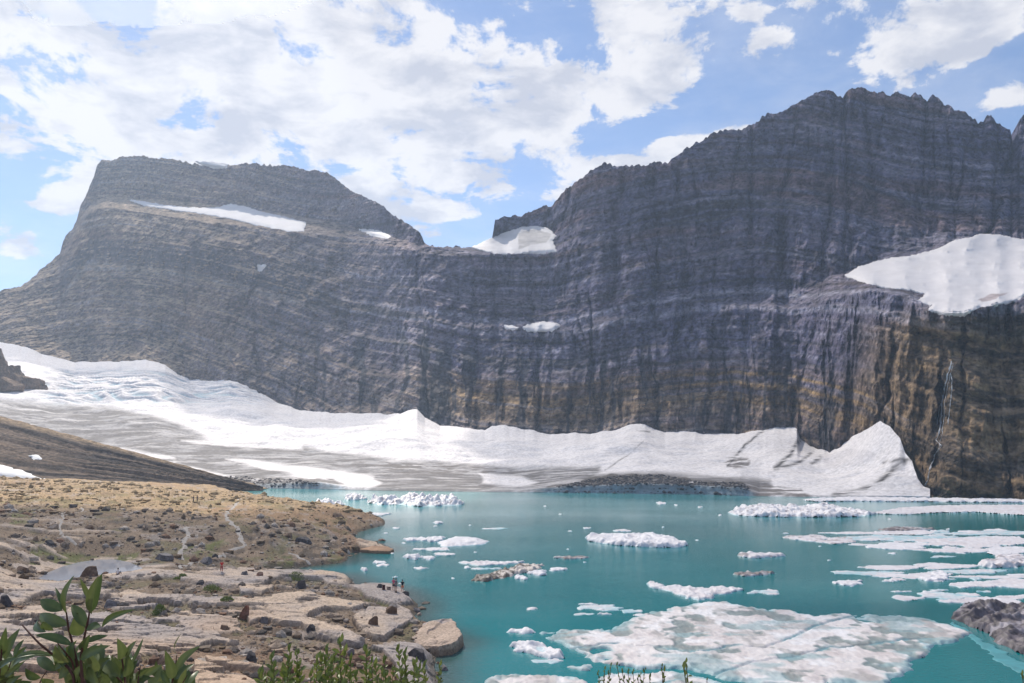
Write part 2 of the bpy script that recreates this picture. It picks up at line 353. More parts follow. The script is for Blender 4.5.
def mountain_color(px, py, X, Y, Z, sS, up):
    Xh = (px-512)*.8
    brk = fbm(Xh/8, Z/14, seed=79, o=4); n1 = fbm((sS+1.6*brk)/3.6, Xh/170, seed=70, o=4)*(.85+.6*brk)+.10*brk; n2 = fbm(sS/10, Xh/220, seed=71, o=3); n3 = fbm(X/40, Z/40, Y/40, seed=73, o=4)
    cool = np.array([.104, .102, .172]); warm = np.array([.225, .155, .105]); tan = np.array([.33, .235, .125]); pale = np.array([.25, .245, .31]); dark = np.array([.045, .047, .058]); red = np.array([.19, .105, .085])
    left = sstep(480, 120, px); 
    rightlow = sstep(820, 930, px)*sstep(300, 345, py)
    def mixc(a, b, t): return a*(1-t[..., None]) + b*t[..., None]
    c = np.broadcast_to(cool, px.shape+(3,)).copy()
    c = mixc(c, warm, np.clip(.75*left+.9*rightlow+.30*n3+.05, 0, 1))  # brown rock, warmed on the left to paint in its sunlit tan
    # lower beds turn ochre
    h = np.interp(px, bsx, bsy)-py
    low = sstep(75, 8, h)*sstep(250, 430, px)
    c = mixc(c, warm, .6*low)
    c = mixc(c, tan, np.clip(sstep(.05, .35, n1+.25*n2)*(.75*sstep(58, 25, h)*sstep(240, 440, px) + .35*rightlow + .22*left), 0, 1))
    c = mixc(c, pale, np.clip(.5*sstep(.15, .5, n1)+.25*sstep(0.1, .4, n2), 0, .65))
    c = mixc(c, dark, np.clip(.8*sstep(-.10, -.40, n1), 0, 1))
    c = mixc(c, red, np.clip(left*sstep(190, 165, py)*0+.5*sstep(.1, .5, fbm(sS/14, Xh/120, seed=80, o=3))*sstep(330, 200, py), 0, .6))
    for s0, wd, st in ((0, 2.6, .8), (-14, 1.8, .75), (38, 1.8, .45), (-48, 1.6, .4), (62, 1.5, .35), (-30, 1.2, .4), (18, 1.2, .35)):
        c = mixc(c, pale*1.25, st*np.exp(-((sS-s0+3*n3)/wd)**2)*sstep(200, 380, px))
    # ochre beds close above the snow, brown massive beds low on the right
    ob = (.55+.9*fbm((sS+1.2*brk)/2.0, Xh/240, seed=171, o=3))
    c = mixc(c, np.array([.33, .215, .10]), np.clip(ob*sstep(-52, -66, sS)*sstep(-104, -84, sS)*sstep(400, 470, px)*sstep(910, 860, px)*.95, 0, .9))
    c = mixc(c, np.array([.25, .17, .095]), np.clip((.5+ob*.7)*rightlow, 0, .9)); c = mixc(c, np.array([.06, .05, .045]), .75*rightlow*sstep(.05, .35, -fbm((sS+1.5*brk)/2.6, Xh/90, seed=175, o=3)))
    ya = np.interp(px, XS, TY[2]); yb_ = np.interp(px, XS, TY[3]); lm = sstep(345, 300, px)*sstep(40, 75, px)
    c = mixc(c, np.array([.06, .062, .08]), .65*lm*sstep(ya-1, ya+2, py+1.5*brk)*sstep(yb_+1, yb_-3, py+1.5*brk))
    c = mixc(c, np.array([.30, .275, .27]), .6*lm*sstep(yb_-1, yb_+1.5, py+1.5*brk)*sstep(yb_+10, yb_+5, py+1.5*brk))
    # ledges collect pale scree
    scree = np.array([.38, .285, .20])
    c = mixc(c, scree, np.clip(sstep(.45, .8, up)*(.14+.85*left), 0, .9))
    # water stains: dark vertical streaks
    st = fbm(Xh/5.5+1.5*fbm(Xh/30, Z/30, seed=91), Z/120, seed=90, o=3)
    zone = sstep(330, 420, px)*sstep(920, 780, px)*sstep(100, 50, h) + .7*sstep(500, 530, px)*sstep(600, 565, px)*sstep(330, 280, py) + .8*sstep(250,330,px)*sstep(470,400,px)*sstep(90,40,h)
    c = mixc(c, np.array([.035, .042, .055]), np.clip(zone*sstep(.16, .34, st), 0, .72))
    for a, b, cc_, wd, dp in GULLIES:
        d = line_d(px+3*fbm(py/14, px/60, seed=78, o=3), py, [a, b, cc_]); pass
    d = np.abs(px-941); c = mixc(c, np.array([.05, .045, .045]), .35*sstep(22, 4, d+8*brk)*sstep(345, 380, py))  # recess shade of the waterfall gully painted into the rock colour
    blotch = 1+.38*n3+.85*fbm(X/5, Z/4, Y/5, seed=95, o=4, gain=.68)+.35*fbm(Xh/9, Z/30, seed=96, o=3)
    return c*blotch[..., None]

def build_mountain():
    pxs = np.concatenate([np.arange(-260, -20, 3.0), np.arange(-20, 1044, .85), np.arange(1045, 1330, 3.0)])
    nr = 430
    t = np.linspace(0, 1, nr)[:, None]
    jag = 1.9*fbm(pxs/3.0, pxs*0, seed=21, o=3) + sstep(480, 600, pxs)*(2.2*fbm(pxs/6, pxs*0, seed=22, o=3)-1.6*np.abs(vnoise(pxs/5, pxs*0, seed=23)))
    y0 = np.interp(pxs, skx, sky_)+jag; y5 = np.interp(pxs, bsx, bsy)+16
    PY = y0[None, :]*(1-t)+y5[None, :]*t; PX = np.broadcast_to(pxs[None, :], PY.shape)
    D, sS = mountain_D(PX, PY)
    X, Y, Z = at_Y(PX, PY, D)
    P = np.stack([X, Y, Z], -1)
    du = np.gradient(P, axis=1); dv = np.gradient(P, axis=0)
    n = np.cross(du, dv); n /= np.linalg.norm(n, axis=-1, keepdims=True)+1e-9
    up = np.abs(n[..., 2])
    # smooth the slope measure a little
    col = mountain_color(PX, PY, X, Y, Z, sS, up)
    # back slope so the ridge is a mountain and not a screen
    nb = 8; rows = []; cb = []
    for k in range(nb, 0, -1):
        f = k/nb; b = P[0].copy(); b[:, 1] += 25*k + 18*k*k*.6; b[:, 0] *= 1+.0*k
        b[:, 2] = P[0][:, 2] - (P[0][:, 2])*min(1, (f**1.2)) + 6*fbm(b[:, 0]/40, b[:, 1]/40, seed=k, o=3)
        rows.append(b); cb.append(col[0]*.9)
    V = np.concatenate([np.array(rows), P], 0); cl = np.concatenate([np.array(cb), col], 0)
    F = grid_faces(V.shape[0], V.shape[1])[:, ::-1]
    o = mesh_np('mountain', V.reshape(-1, 3), F, M_cliff, col=cl.reshape(-1, 3), smooth=False)
    tag(o, kind='structure')
build_mountain()

def snow_patch(name, poly, label, thick=1.6, step=.9, dirt=.1, group=None, cat='snow patch', dirt_poly=None, tint=(.70, .675, .68)):
    """a bank of snow lying on the rock, thick in the middle and thinning to its rim"""
    P = np.array(poly, float)
    xs = np.arange(P[:, 0].min()-2, P[:, 0].max()+2, step); ys = np.arange(P[:, 1].min()-2, P[:, 1].max()+2, step*.7)
    PX, PY = np.meshgrid(xs, ys)
    wx = PX+1.2*fbm(PX/4, PY/3, seed=5, o=3); wy = PY+.8*fbm(PX/4, PY/3, seed=6, o=3)
    sd = poly_sd(wx, wy, poly)
    D0 = mount_raw(PX, PY); Dm, _ = mountain_D(PX, PY)
    # snow drowns the small steps: smooth base in front of the rock behind it
    Do = Dm.copy()
    for it in range(int(30+np.ptp(P, 0).max()*1.2)):
        q = np.pad(Dm, 1, mode='edge'); Dm = np.minimum((q[:-2, 1:-1]+q[2:, 1:-1]+q[1:-1, :-2]+q[1:-1, 2:]+2*Dm)/6, Do)
    t = sstep(-1, 3.5, sd); D = Dm - thick*3.0*t - thick*1.3*fbm(PX/22, PY/8, seed=8, o=3)*t + thick*.8
    X, Y, Z = at_Y(PX, PY, D)
    keep = (sd[:-1, :-1] > -.7) & (sd[1:, 1:] > -.7)
    n = fbm(PX/18, PY/4, seed=9, o=4)
    c = np.ones(PX.shape+(3,))*np.array(tint)*(1-dirt*sstep(-.1, .6, n))[..., None]
    if dirt_poly is not None:
        for dp, cc_ in dirt_poly:
            m = sstep(-.8, .8, poly_sd(wx, wy, dp))[..., None]; c = c*(1-m)+np.array(cc_)*(1+.35*fbm(PX/6, PY/1.6, seed=10, o=3))[..., None]*m
    V = np.stack([X, Y, Z], -1).reshape(-1, 3); F = grid_faces(len(ys), len(xs), keep)[:, ::-1]
    V, F, c = compact(V, F, c.reshape(-1, 3))
    o = mesh_np(name, V, F, M_snow, col=c); tag(o, label, cat, group)
    md = o.modifiers.new('thickness', 'SOLIDIFY'); md.thickness = 1.5; md.offset = -1
    return o
snow_patch('snow_patch', [(130,200),(140,201),(165,205),(190,208),(215,208),(232,204),(245,207),(262,212),(285,217),(306,223),(304,231),(290,232),(262,226),(235,219),(205,214),(170,209),(145,205)], 'long white snowfield on the ledge high across the left mountain', dirt=.03)
snow_patch('snow_patch', [(845,275),(858,267),(885,259),(900,257),(918,254),(938,249),(955,240),(968,238),(980,234),(1000,235),(1012,238),(1030,240),(1100,236),(1105,285),(1060,283),(1030,292),(1015,302),(995,306),(980,307),(965,316),(945,316),(927,310),(932,305),(918,300),(926,294),(915,290),(890,287),(868,284)],
           'broad white snowfield filling the shelf on the right mountain', dirt=.05, tint=(.68,.65,.655), dirt_poly=[([(978,300),(990,294),(1008,293),(995,299),(982,302)], (.40,.34,.34))])
snow_patch('snow_patch', [(473,247),(488,240),(503,233),(521,227),(535,226),(548,229),(556,236),(552,241),(556,251),(540,254),(515,254),(497,254),(484,250)], 'domed remnant glacier sitting in the notch between the two mountains', dirt=.12, dirt_poly=[([(518,233),(534,229),(552,234),(546,243),(530,245),(519,250)], (.45,.43,.43))])
snow_patch('snow_patch', [(522,327),(530,324),(542,322),(556,323),(560,326),(553,331),(538,332),(526,331)], 'larger of two small snow patches midway up the cliff below the notch', dirt=.0)
snow_patch('snow_patch', [(503,325),(512,325),(521,328),(515,330),(507,329)], 'smaller of two snow patches midway up the cliff below the notch', step=.6)
snow_patch('snow_patch', [(359,229),(372,230),(381,231),(391,237),(388,239),(372,236)], 'slim snow patch near the right shoulder of the left mountain', step=.6)
snow_patch('snow_patch', [(196,162),(212,162),(228,165),(226,169),(212,168)], 'snow cap on the summit rim of the left mountain', step=.6)
snow_patch('snow_patch', [(258,265),(266,264),(264,268),(262,272),(258,270)], 'tiny snow speck on the face of the left mountain below the long snowfield', step=.5, thick=1)

# ------------------------------------------------------------------ glacier and snow apron
SHX = [-260, 100, 235, 300, 400, 540, 700, 745, 800, 912, 930]; SHY = [484, 486, 488, 489, 491, 492.5, 494.5, 496, 497, 497.5, 498]
def build_glacier():
    pxs = np.concatenate([np.arange(-260, -20, 4.0), np.arange(-20, 931, 1.0)])
    nr = 330; t = np.linspace(0, 1, nr)[:, None]
    ys = np.interp(pxs, SHX, SHY); Xs, Ys, Zs = at_z(pxs, ys, 0)
    wob = 1.2*fbm(pxs/9, pxs*0, seed=33, o=3)
    yb = np.interp(pxs, bsx, bsy)+wob; Db = np.interp(pxs, XS, TD[5])-10-14*sstep(845, 865, pxs)*sstep(935, 915, pxs)
    rx, rz = ray(pxs, yb); zb = EYE+rz*Db
    Y = Ys[None, :]*(1-t)+Db[None, :]*t
    power = np.interp(pxs, [0, 300, 500, 850, 930], [1.05, 1.15, 1.5, 1.25, 1.0])[None, :]
    front = np.interp(pxs, [0, 230, 320, 350, 520, 560, 640, 740, 760, 925], [0, .8, 3.2, 1.2, .8, 2.6, 4.6, 3.5, .6, .5])[None, :]
    Zb = np.maximum(zb, .5)
    def blur(v, n, s_):
        k_ = np.exp(-.5*(np.arange(-n, n+1)/s_)**2); k_ /= k_.sum(); return np.convolve(np.pad(v, n, mode='edge'), k_, 'valid')
    Zsm = blur(Zb, 60, 22); Dsm = blur(Db, 60, 22); wq = t**3.0
    Zb2 = Zsm[None, :]*(1-wq)+Zb[None, :]*wq; Db2 = Dsm[None, :]*(1-wq)+Db[None, :]*wq; Y = Ys[None, :]*(1-t)+Db2*t
    Z = front*sstep(0, .012, t) + (Zb2-front)*t**power
    PX = np.broadcast_to(pxs[None, :], Z.shape)
    X = (PX-512)/FPX*Y*1.0
    # exact bearing
    for it in range(2):
        f = Y*cP+(Z-EYE)*sP; X = (PX-512)/FPX*f
    mid = np.sin(np.pi*np.clip(t, 0, 1))
    Z = Z + mid*((1.6+3.6*sstep(.25, .6, t))*fbm(X/55, Y/40, seed=35, o=3) + 1.1*fbm(X/13, Y/9, seed=36, o=3) + 1.4*np.abs(fbm(X/24, Y/60, seed=34, o=2)))
    qx, qy = project(X, Y, Z)
    # crevassed steps
    cz = sstep(20, 70, qx)*sstep(330, 240, qx)*sstep(365, 378, qy)*sstep(408, 396, qy)
    k = fbm(X/80, Y/22, seed=37, o=3)*3+Y/26
    Z = Z + cz*3.4*(np.abs((k % 1)-.5)*2-.5)
    qx, qy = project(X, Y, Z)
    n = fbm(X/24, Y/7, seed=38, o=5); n2 = fbm(X/7, Y/4, seed=39, o=4); nb = fbm(X/120, Y/50, seed=40, o=3)
    white = np.array([.68, .65, .655]); ice = np.array([.30, .29, .30]); grey = np.array([.115, .105, .105]); rock = np.array([.085, .075, .072]); blue = np.array([.42, .58, .66])
    c = np.broadcast_to(white, Z.shape+(3,)).copy()
    def mx(b, m):
        nonlocal c
        m = np.clip(m, 0, 1)[..., None]; c = c*(1-m)+b*m
    wx = qx+10*fbm(qx/50, qy/10, seed=41, o=3); wy = qy+3.0*fbm(qx/40, qy/8, seed=42, o=3)
    lower = sstep(-4, 4, poly_sd(wx, wy, [(-200,395),(0,401),(110,408),(150,417),(190,430),(215,440),(300,446),(330,452),(365,455),(420,462),(520,468),(600,467),(595,474),(660,473),(770,482),(765,500),(0,500),(-200,500)]))
    mx(ice, lower*.92)
    mx(grey, lower*np.clip(sstep(-.30, .20, n)*.75+sstep(-.2, .25, n2)*.5, 0, .92))
    mx(white, lower*sstep(.22, .5, fbm(X/30, Y/5, seed=43, o=4))*.5)
    for poly in ([(225,458),(250,459),(300,466),(340,472),(375,478),(382,484),(370,490),(345,489),(300,478),(260,468)], [(120,450),(150,452),(172,456),(172,459),(150,458)],
                 [(170,462),(200,468),(235,478),(232,481),(200,474)], [(185,440),(240,437),(300,443),(305,450),(240,449)], [(478,474),(520,476),(540,482),(520,487),(480,483)]):
        mx(white, sstep(-2, 1.5, poly_sd(wx, wy, poly)))
    # thin dirt bands of old layers
    band = np.abs(((Y+12*fbm(X/70, Y/40, seed=44, o=3))/9.0) % 1-.5)
    mx(grey, lower*.6*sstep(.34, .5, band)*sstep(-.4, .3, nb))
    mx(blue*.8, .9*cz*sstep(.05, -.4, (np.abs((k % 1)-.5)*2-.5)))
    mx(ice, cz*.35*sstep(.1, .5, n))
    # rubble mantle above the ice cliff
    deb = poly_sd(qx+4*fbm(qx/9, qy/4, seed=45, o=3), qy+1.5*fbm(qx/9, qy/4, seed=46, o=3), [(532,492),(548,486),(575,483),(590,478),(612,474),(650,474),(690,478),(700,481),(745,482),(752,490),(745,497),(530,497)])
    mx(rock, .95*sstep(-.8, .8, deb)*sstep(-.6, -.1, n2+.2*n))
    wx = qx+2.5*fbm(qx/9, qy/4, seed=141, o=3); wy = qy+1.2*fbm(qx/9, qy/4, seed=142, o=3)
    for poly in ([(742,488),(765,485),(800,490),(812,497),(742,497)], [(180,470),(240,478),(330,478),(345,486),(240,489),(200,480)], [(360,462),(420,464),(520,470),(470,474),(400,472)], [(722,460),(735,457),(749,459),(748,466),(730,468)]):
        mx(rock*1.6, .92*sstep(-2, 1, poly_sd(wx, wy, poly))*sstep(-.25, .15, n2+n*.5))
    for ln, wd, st in (([(768,427),(745,445),(728,466)],1.3,.75),([(800,440),(790,455),(775,468)],2.2,.8),([(812,452),(800,462),(778,468)],1.6,.7),([(820,457),(812,464)],2.2,.6),([(645,440),(628,455),(605,470)],.7,.5),
                       ([(637,430),(650,432)],.8,.5),([(905,462),(895,468),(880,482),(858,492),(835,495)],3.0,.75),([(884,463),(900,459),(912,460)],1.6,.6),([(600,412),(640,432)],.7,.0)):
        mx(grey*.6, min(1, st*1.4)*np.exp(-(line_d(qx+1.5*fbm(qx/5, qy/5, seed=48), qy, ln)/wd)**2)*sstep(-.6, .2, n2))
    mx(np.array([.55, .52, .53]), .6*sstep(-2, 1, poly_sd(wx, qy, [(822,456),(850,449),(872,452),(880,458),(862,463),(835,468),(825,464)])))
    mx(blue*.8, (sstep(.02, .0, t+0*X))*sstep(.9, 2.0, front+0*X)*.6)
    mx(rock*2.2, sstep(.02, .0, t+0*X)*sstep(.5, .1, np.abs(fbm(X/4, Z*2, seed=49)))*.5)
    Z = Z + sstep(-1, 2, deb)*.5*fbm(X/3, Y/3, seed=52, o=3)
    sk = np.stack([X[0], Y[0], np.full(X.shape[1], -1.5)], -1)[None]
    P = np.concatenate([sk, np.stack([X, Y, Z], -1)], 0); c = np.concatenate([c[:1], c], 0)
    o = mesh_np('glacier', P.reshape(-1, 3), grid_faces(P.shape[0], P.shape[1]), M_glacier, col=c.reshape(-1, 3)); tag(o, kind='structure')
build_glacier()

# dark gravel moraine with gullied flank, left
MRX = [-400, -100, 0, 60, 120, 160, 200, 235, 262]; MRY = [370, 402, 416, 432, 448, 459, 470, 480, 488.5]
def build_moraine():
    pxs = np.concatenate([np.arange(-400, -10, 4.), np.arange(-10, 264, 1.0)])
    nr = 150; t = np.linspace(0, 1, nr)[:, None]
    yr = np.interp(pxs, MRX, MRY); Dr = np.interp(pxs, [-400, 0, 262], [500, 470, 405])
    Xr, Yr, Zr = at_Y(pxs, yr, Dr)
    Dbm = np.interp(pxs, [-400, 0, 262], [330, 335, 392]); Zb = np.interp(pxs, [-400, 0, 200, 262], [6, 3, 1, -1.0])
    Y = Dbm*(1-t)+Dr*t; Z = Zb*(1-t)+Zr*t**1.05
    f = Y*cP+(Z-EYE)*sP; X = (pxs-512)/FPX*f
    # rills run along the flank, slightly down to the right
    v = t*60 + 4.0*fbm(X/60, t*3, seed=61, o=3) + (X+150)*.035
    rill = fbm(v/2.2, X/130, seed=62, o=4)
    Z = Z + 3.0*rill*np.sin(np.pi*np.clip(t, 0, 1))**.5 + .5*fbm(X/5, Y/5, seed=63, o=3)
    qx, qy = project(X, Y, Z)
    brown = np.array([.15, .112, .085]); dk = np.array([.055, .045, .040]); tan = np.array([.30, .22, .14]); sn = np.array([.78, .77, .80])
    m = sstep(-.15, .2, fbm(v/1.3, X/90, seed=66, o=4))[..., None]; c = brown*(1-m)+dk*m
    m = (sstep(.86, .97, t+0*X+.05*rill)*.75)[..., None]; c = c*(1-m)+tan*m  # crest tinted tan as painted sunlight along the top edge
    c = c*(1+.7*fbm(X/2.5, Y/2.5, seed=64, o=5, gain=.65))[..., None]
    nb = 6; rows = []; 
    for kk in range(1, nb+1):
        b = np.stack([X[-1], Y[-1]+12*kk, Z[-1]-(Z[-1]+2)*min(1, kk/nb*1.1)], -1); rows.append(b)
    P = np.concatenate([np.stack([X, Y, Z], -1), np.array(rows)], 0); c = np.concatenate([c, np.repeat(c[-1:], nb, 0)], 0)
    o = mesh_np('moraine', P.reshape(-1, 3), grid_faces(P.shape[0], P.shape[1]), M_moraine, col=c.reshape(-1, 3)); tag(o, kind='structure')
    return X, Y, Z, qx, qy
MOR = build_moraine()
def moraine_snow(poly, label):
    X, Y, Z, qx, qy = MOR
    sd = poly_sd(qx+1.2*fbm(qx/5, qy/3, seed=5), qy+.5*fbm(qx/4, qy/3, seed=6), poly)
    keep = (sd[:-1, :-1] > -.6) & (sd[1:, 1:] > -.6)
    Zs = Z.copy()
    for it in range(6):
        q = np.pad(Zs, 1, mode='edge'); Zs = (q[:-2, 1:-1]+q[2:, 1:-1]+q[1:-1, :-2]+q[1:-1, 2:])/4
    Zs = Zs+1.3*sstep(-1, 2, sd)-.1
    V = np.stack([X, Y, Zs], -1).reshape(-1, 3); c = np.ones_like(V)*.78
    V, F, c = compact(V, grid_faces(*X.shape, keep), c)
    o = mesh_np('snow_patch', V, F, M_snow, col=c); tag(o, label, 'snow patch')
    md = o.modifiers.new('thickness', 'SOLIDIFY'); md.thickness = .8; md.offset = -1
moraine_snow([(-60,452),(0,466),(25,473),(52,482),(48,484.5),(0,480),(-60,470)], 'tongue of snow on the dark gravel moraine at the left edge')
moraine_snow([(29,456),(38,455.5),(42,459),(34,460)], 'small scrap of snow on the dark gullied moraine flank')

# ------------------------------------------------------------------ ground: shore, slabs, bench and lake bed
SHORE = [(448,760),(440,700),(436,683),(434,657),(425,652),(437,650),(452,640),(425,625),(417,619),(419,612),(411,598),(402,592),(390,589),(380,589),(366,592),(358,594),(354,584),(351,581),(340,576),(314,575),(290,574),
         (268,572),(267,570),(290,569),(318,565.5),(340,563),(349,560),(351,553),(362,552),(378,551),(389,549),(384,545),(361,542),(352,537),(357,532),(368,529),(384,525),(382,520),(368,516),(351,512),(332,506.5),(300,504),(262,501),(243,498),(228,493),
         (212,488.5),(150,486.3),(-400,485),(-2500,500),(-2500,900),(448,900)]
_sx, _sy, _ = at_z(np.array([p[0] for p in SHORE], float), np.array([p[1] for p in SHORE], float), 0)
SHW = list(zip(_sx, _sy))[:-2] + [(-900., -400.), (900., -400.), (900., 40.), (60., 48.), (8., 50.)]
# control heights: (px, py, z)
CTRL = [(0,487,8.5),(60,487,8.0),(120,487,7),(180,489,5),(215,492,3.0),(240,500,3.6),(265,502,4.6),(300,508,3.6),(330,511,3.2),(362,516,2.2),(378,521,.8),
        (0,515,8.0),(80,515,7.2),(150,512,6.4),(200,513,5.2),(0,540,6.6),(80,540,5.6),(160,538,5),(240,530,4.6),(300,535,3.2),(345,535,1.6),
        (0,560,5.2),(60,558,4.0),(130,560,3.4),(200,560,2.2),(260,562,1.0),(320,560,.8),(345,552,.6),
        (90,574,2.9),(40,578,3.2),(0,585,4.0),(160,578,3.0),(215,576,1.6),(270,580,1.6),(320,580,1.4),(340,585,1.2),(385,592,1.3),(405,605,1.0),
        (0,615,4.2),(80,610,3.6),(160,610,3.2),(240,612,3.0),(300,606,2.6),(350,606,2.0),(400,615,1.5),(405,625,1.3),
        (0,650,5.0),(80,650,4.6),(160,650,4.0),(240,650,3.2),(320,650,2.4),(380,650,1.5),(425,665,1.0),
        (0,690,6.0),(120,690,5.4),(240,690,4.2),(340,690,2.8),(410,690,1.6),(-200,560,8),(-200,650,8),(-200,500,12),(-600,560,15),(-600,490,25)]
cp = np.array(CTRL, float); _X, _Y, _ = at_z(cp[:, 0], cp[:, 1], cp[:, 2])
def lcoord(X, Y): return np.stack([X/Y*3.0, np.log(np.maximum(Y, 1))*2.2], -1)
_A = lcoord(_X, _Y)
def _phi(r2): return r2*np.log(r2+1e-9)*.5
def _fit():
    n = len(_A); K = _phi(((_A[:, None]-_A[None])**2).sum(-1))+np.eye(n)*.02
    Pm = np.concatenate([np.ones((n, 1)), _A], 1); M = np.zeros((n+3, n+3)); M[:n, :n] = K; M[:n, n:] = Pm; M[n:, :n] = Pm.T
    return np.linalg.solve(M, np.concatenate([cp[:, 2], np.zeros(3)]))
_W = _fit()
def ctrl_height(X, Y):
    q = lcoord(X, np.clip(Y, 58, 480)); out = np.full(X.shape, 0.0)
    for i in range(len(_A)):
        out += _W[i]*_phi(((q-_A[i])**2).sum(-1))
    return out + _W[-3] + _W[-2]*q[..., 0] + _W[-1]*q[..., 1]
SLABS = [[(243,614),(262,610),(290,606),(332,603),(352,604),(372,609),(352,614),(322,612),(303,621),(325,630),(345,640),(366,648),(345,646),(318,640),(300,628),(275,625),(262,622),(250,627)],
         [(352,622),(372,612),(389,613),(411,612),(414,622),(400,630),(390,637),(384,641),(372,640),(358,630)],
         [(306,622),(340,628),(356,639),(366,645),(340,643),(322,636)],
         [(382,655),(400,648),(420,650),(432,658),(438,683),(437,700),(400,700),(395,670)],
         [(180,620),(215,621),(231,626),(254,627),(246,634),(219,636),(225,644),(211,648),(192,654),(192,658),(229,667),(258,671),(274,675),(254,673),(209,669),(180,640)],
         [(-60,582),(0,582),(47,578),(70,578),(68,587),(42,597),(19,606),(0,608),(-60,612)],
         [(105,611),(110,599),(129,595),(150,598),(173,601),(195,610),(234,615),(239,628),(180,622),(131,613)],
         [(103,575),(131,568),(164,573),(211,575),(240,575),(240,585),(211,582),(176,578),(141,580),(112,582)],
         [(180,575),(219,574),(258,575),(289,577),(270,583),(255,590),(240,589),(215,587),(180,582)],
         [(313,576),(325,573),(340,574),(348,587),(336,590),(320,582)],
         [(9,560),(89,558),(84,564),(56,567),(20,566)],
         [(351,590),(370,585),(402,590),(413,604),(395,607),(370,599)],
         [(-60,618),(0,614),(50,610),(100,614),(150,624),(185,640),(196,656),(170,668),(120,660),(60,650),(0,640),(-60,640)],
         [(-60,662),(30,660),(110,672),(160,684),(200,684),(240,700),(-60,710)],
         [(195,668),(235,676),(262,690),(250,705),(190,700)],
         [(352,538),(366,541),(380,545),(390,548),(380,550),(360,548)],
         [(270,600),(300,596),(318,598),(300,603),(275,604)],[(236,590),(262,586),(275,590),(262,597),(240,597)]]
GREYS = [11, 3]
PATHS = [[(250,499),(236,505),(228,512),(226,520),(235,528),(240,536),(243,545),(236,550),(222,556)],
         [(187,527),(186,540),(182,552),(181,560)],
         [(66,513),(60,520),(57,528),(62,533),(70,540),(76,546)],
         [(309,566),(303,560),(296,555),(290,553)],
         [(80,508),(86,512)], [(110,543),(120,547)], [(222,556),(210,560),(190,563),(175,566)]]
POND = [(38,579),(48,573),(62,567),(80,562),(100,559.5),(115,559.5),(128,562),(138,566),(142,568.5),(131,571),(112,573),(98,575),(80,578),(60,581)]
LAWN = [[(30,547),(90,548),(140,550),(135,560),(95,562),(30,560)], [(180,548),(225,540),(215,558),(185,560)], [(262,560),(290,556),(300,566),(265,568)], [(318,600),(350,600),(372,606),(360,609),(325,604)],[(12,515),(35,513),(30,525),(10,526)],
        [(330,555),(345,557),(338,563),(326,562)],[(358,594),(372,598),(392,606),(372,604)],[(404,622),(418,621),(410,628),(402,627)]]
PW = [tuple(float(v) for v in at_z(a, b, 2.95)[:2]) for a, b in POND]
def near_profile(X, Y):
    return np.interp(Y, [-400, 0, 1.2, 2.2, 4, 5.5, 8, 16, 30, 50, 62], [24, 20.35, 20.33, 20.2, 19.9, 19.5, 18.4, 14.2, 9.2, 5.5, 4.2]) + .04*np.minimum(np.abs(X), 100)
def land_sd(X, Y): return poly_sd(X+1.2*fbm(X/6, Y/9, seed=14, o=3), Y, SHW)
def ground_parts(X, Y):
    H = ctrl_height(X, Y); t = sstep(56, 74, Y); H = near_profile(X, Y)*(1-t)+H*t
    sd = land_sd(X, Y)
    lim = np.maximum(sd, 0)*.55+.25*sstep(0, 1.0, sd)
    near = sstep(60, 40, Y)
    H = np.where(sd > 0, np.maximum(np.minimum(H, lim+near*30), .08+.02*np.minimum(sd, 20)), -.25*np.abs(sd)**.9)
    H = np.maximum(H, -9)
    return H, sd
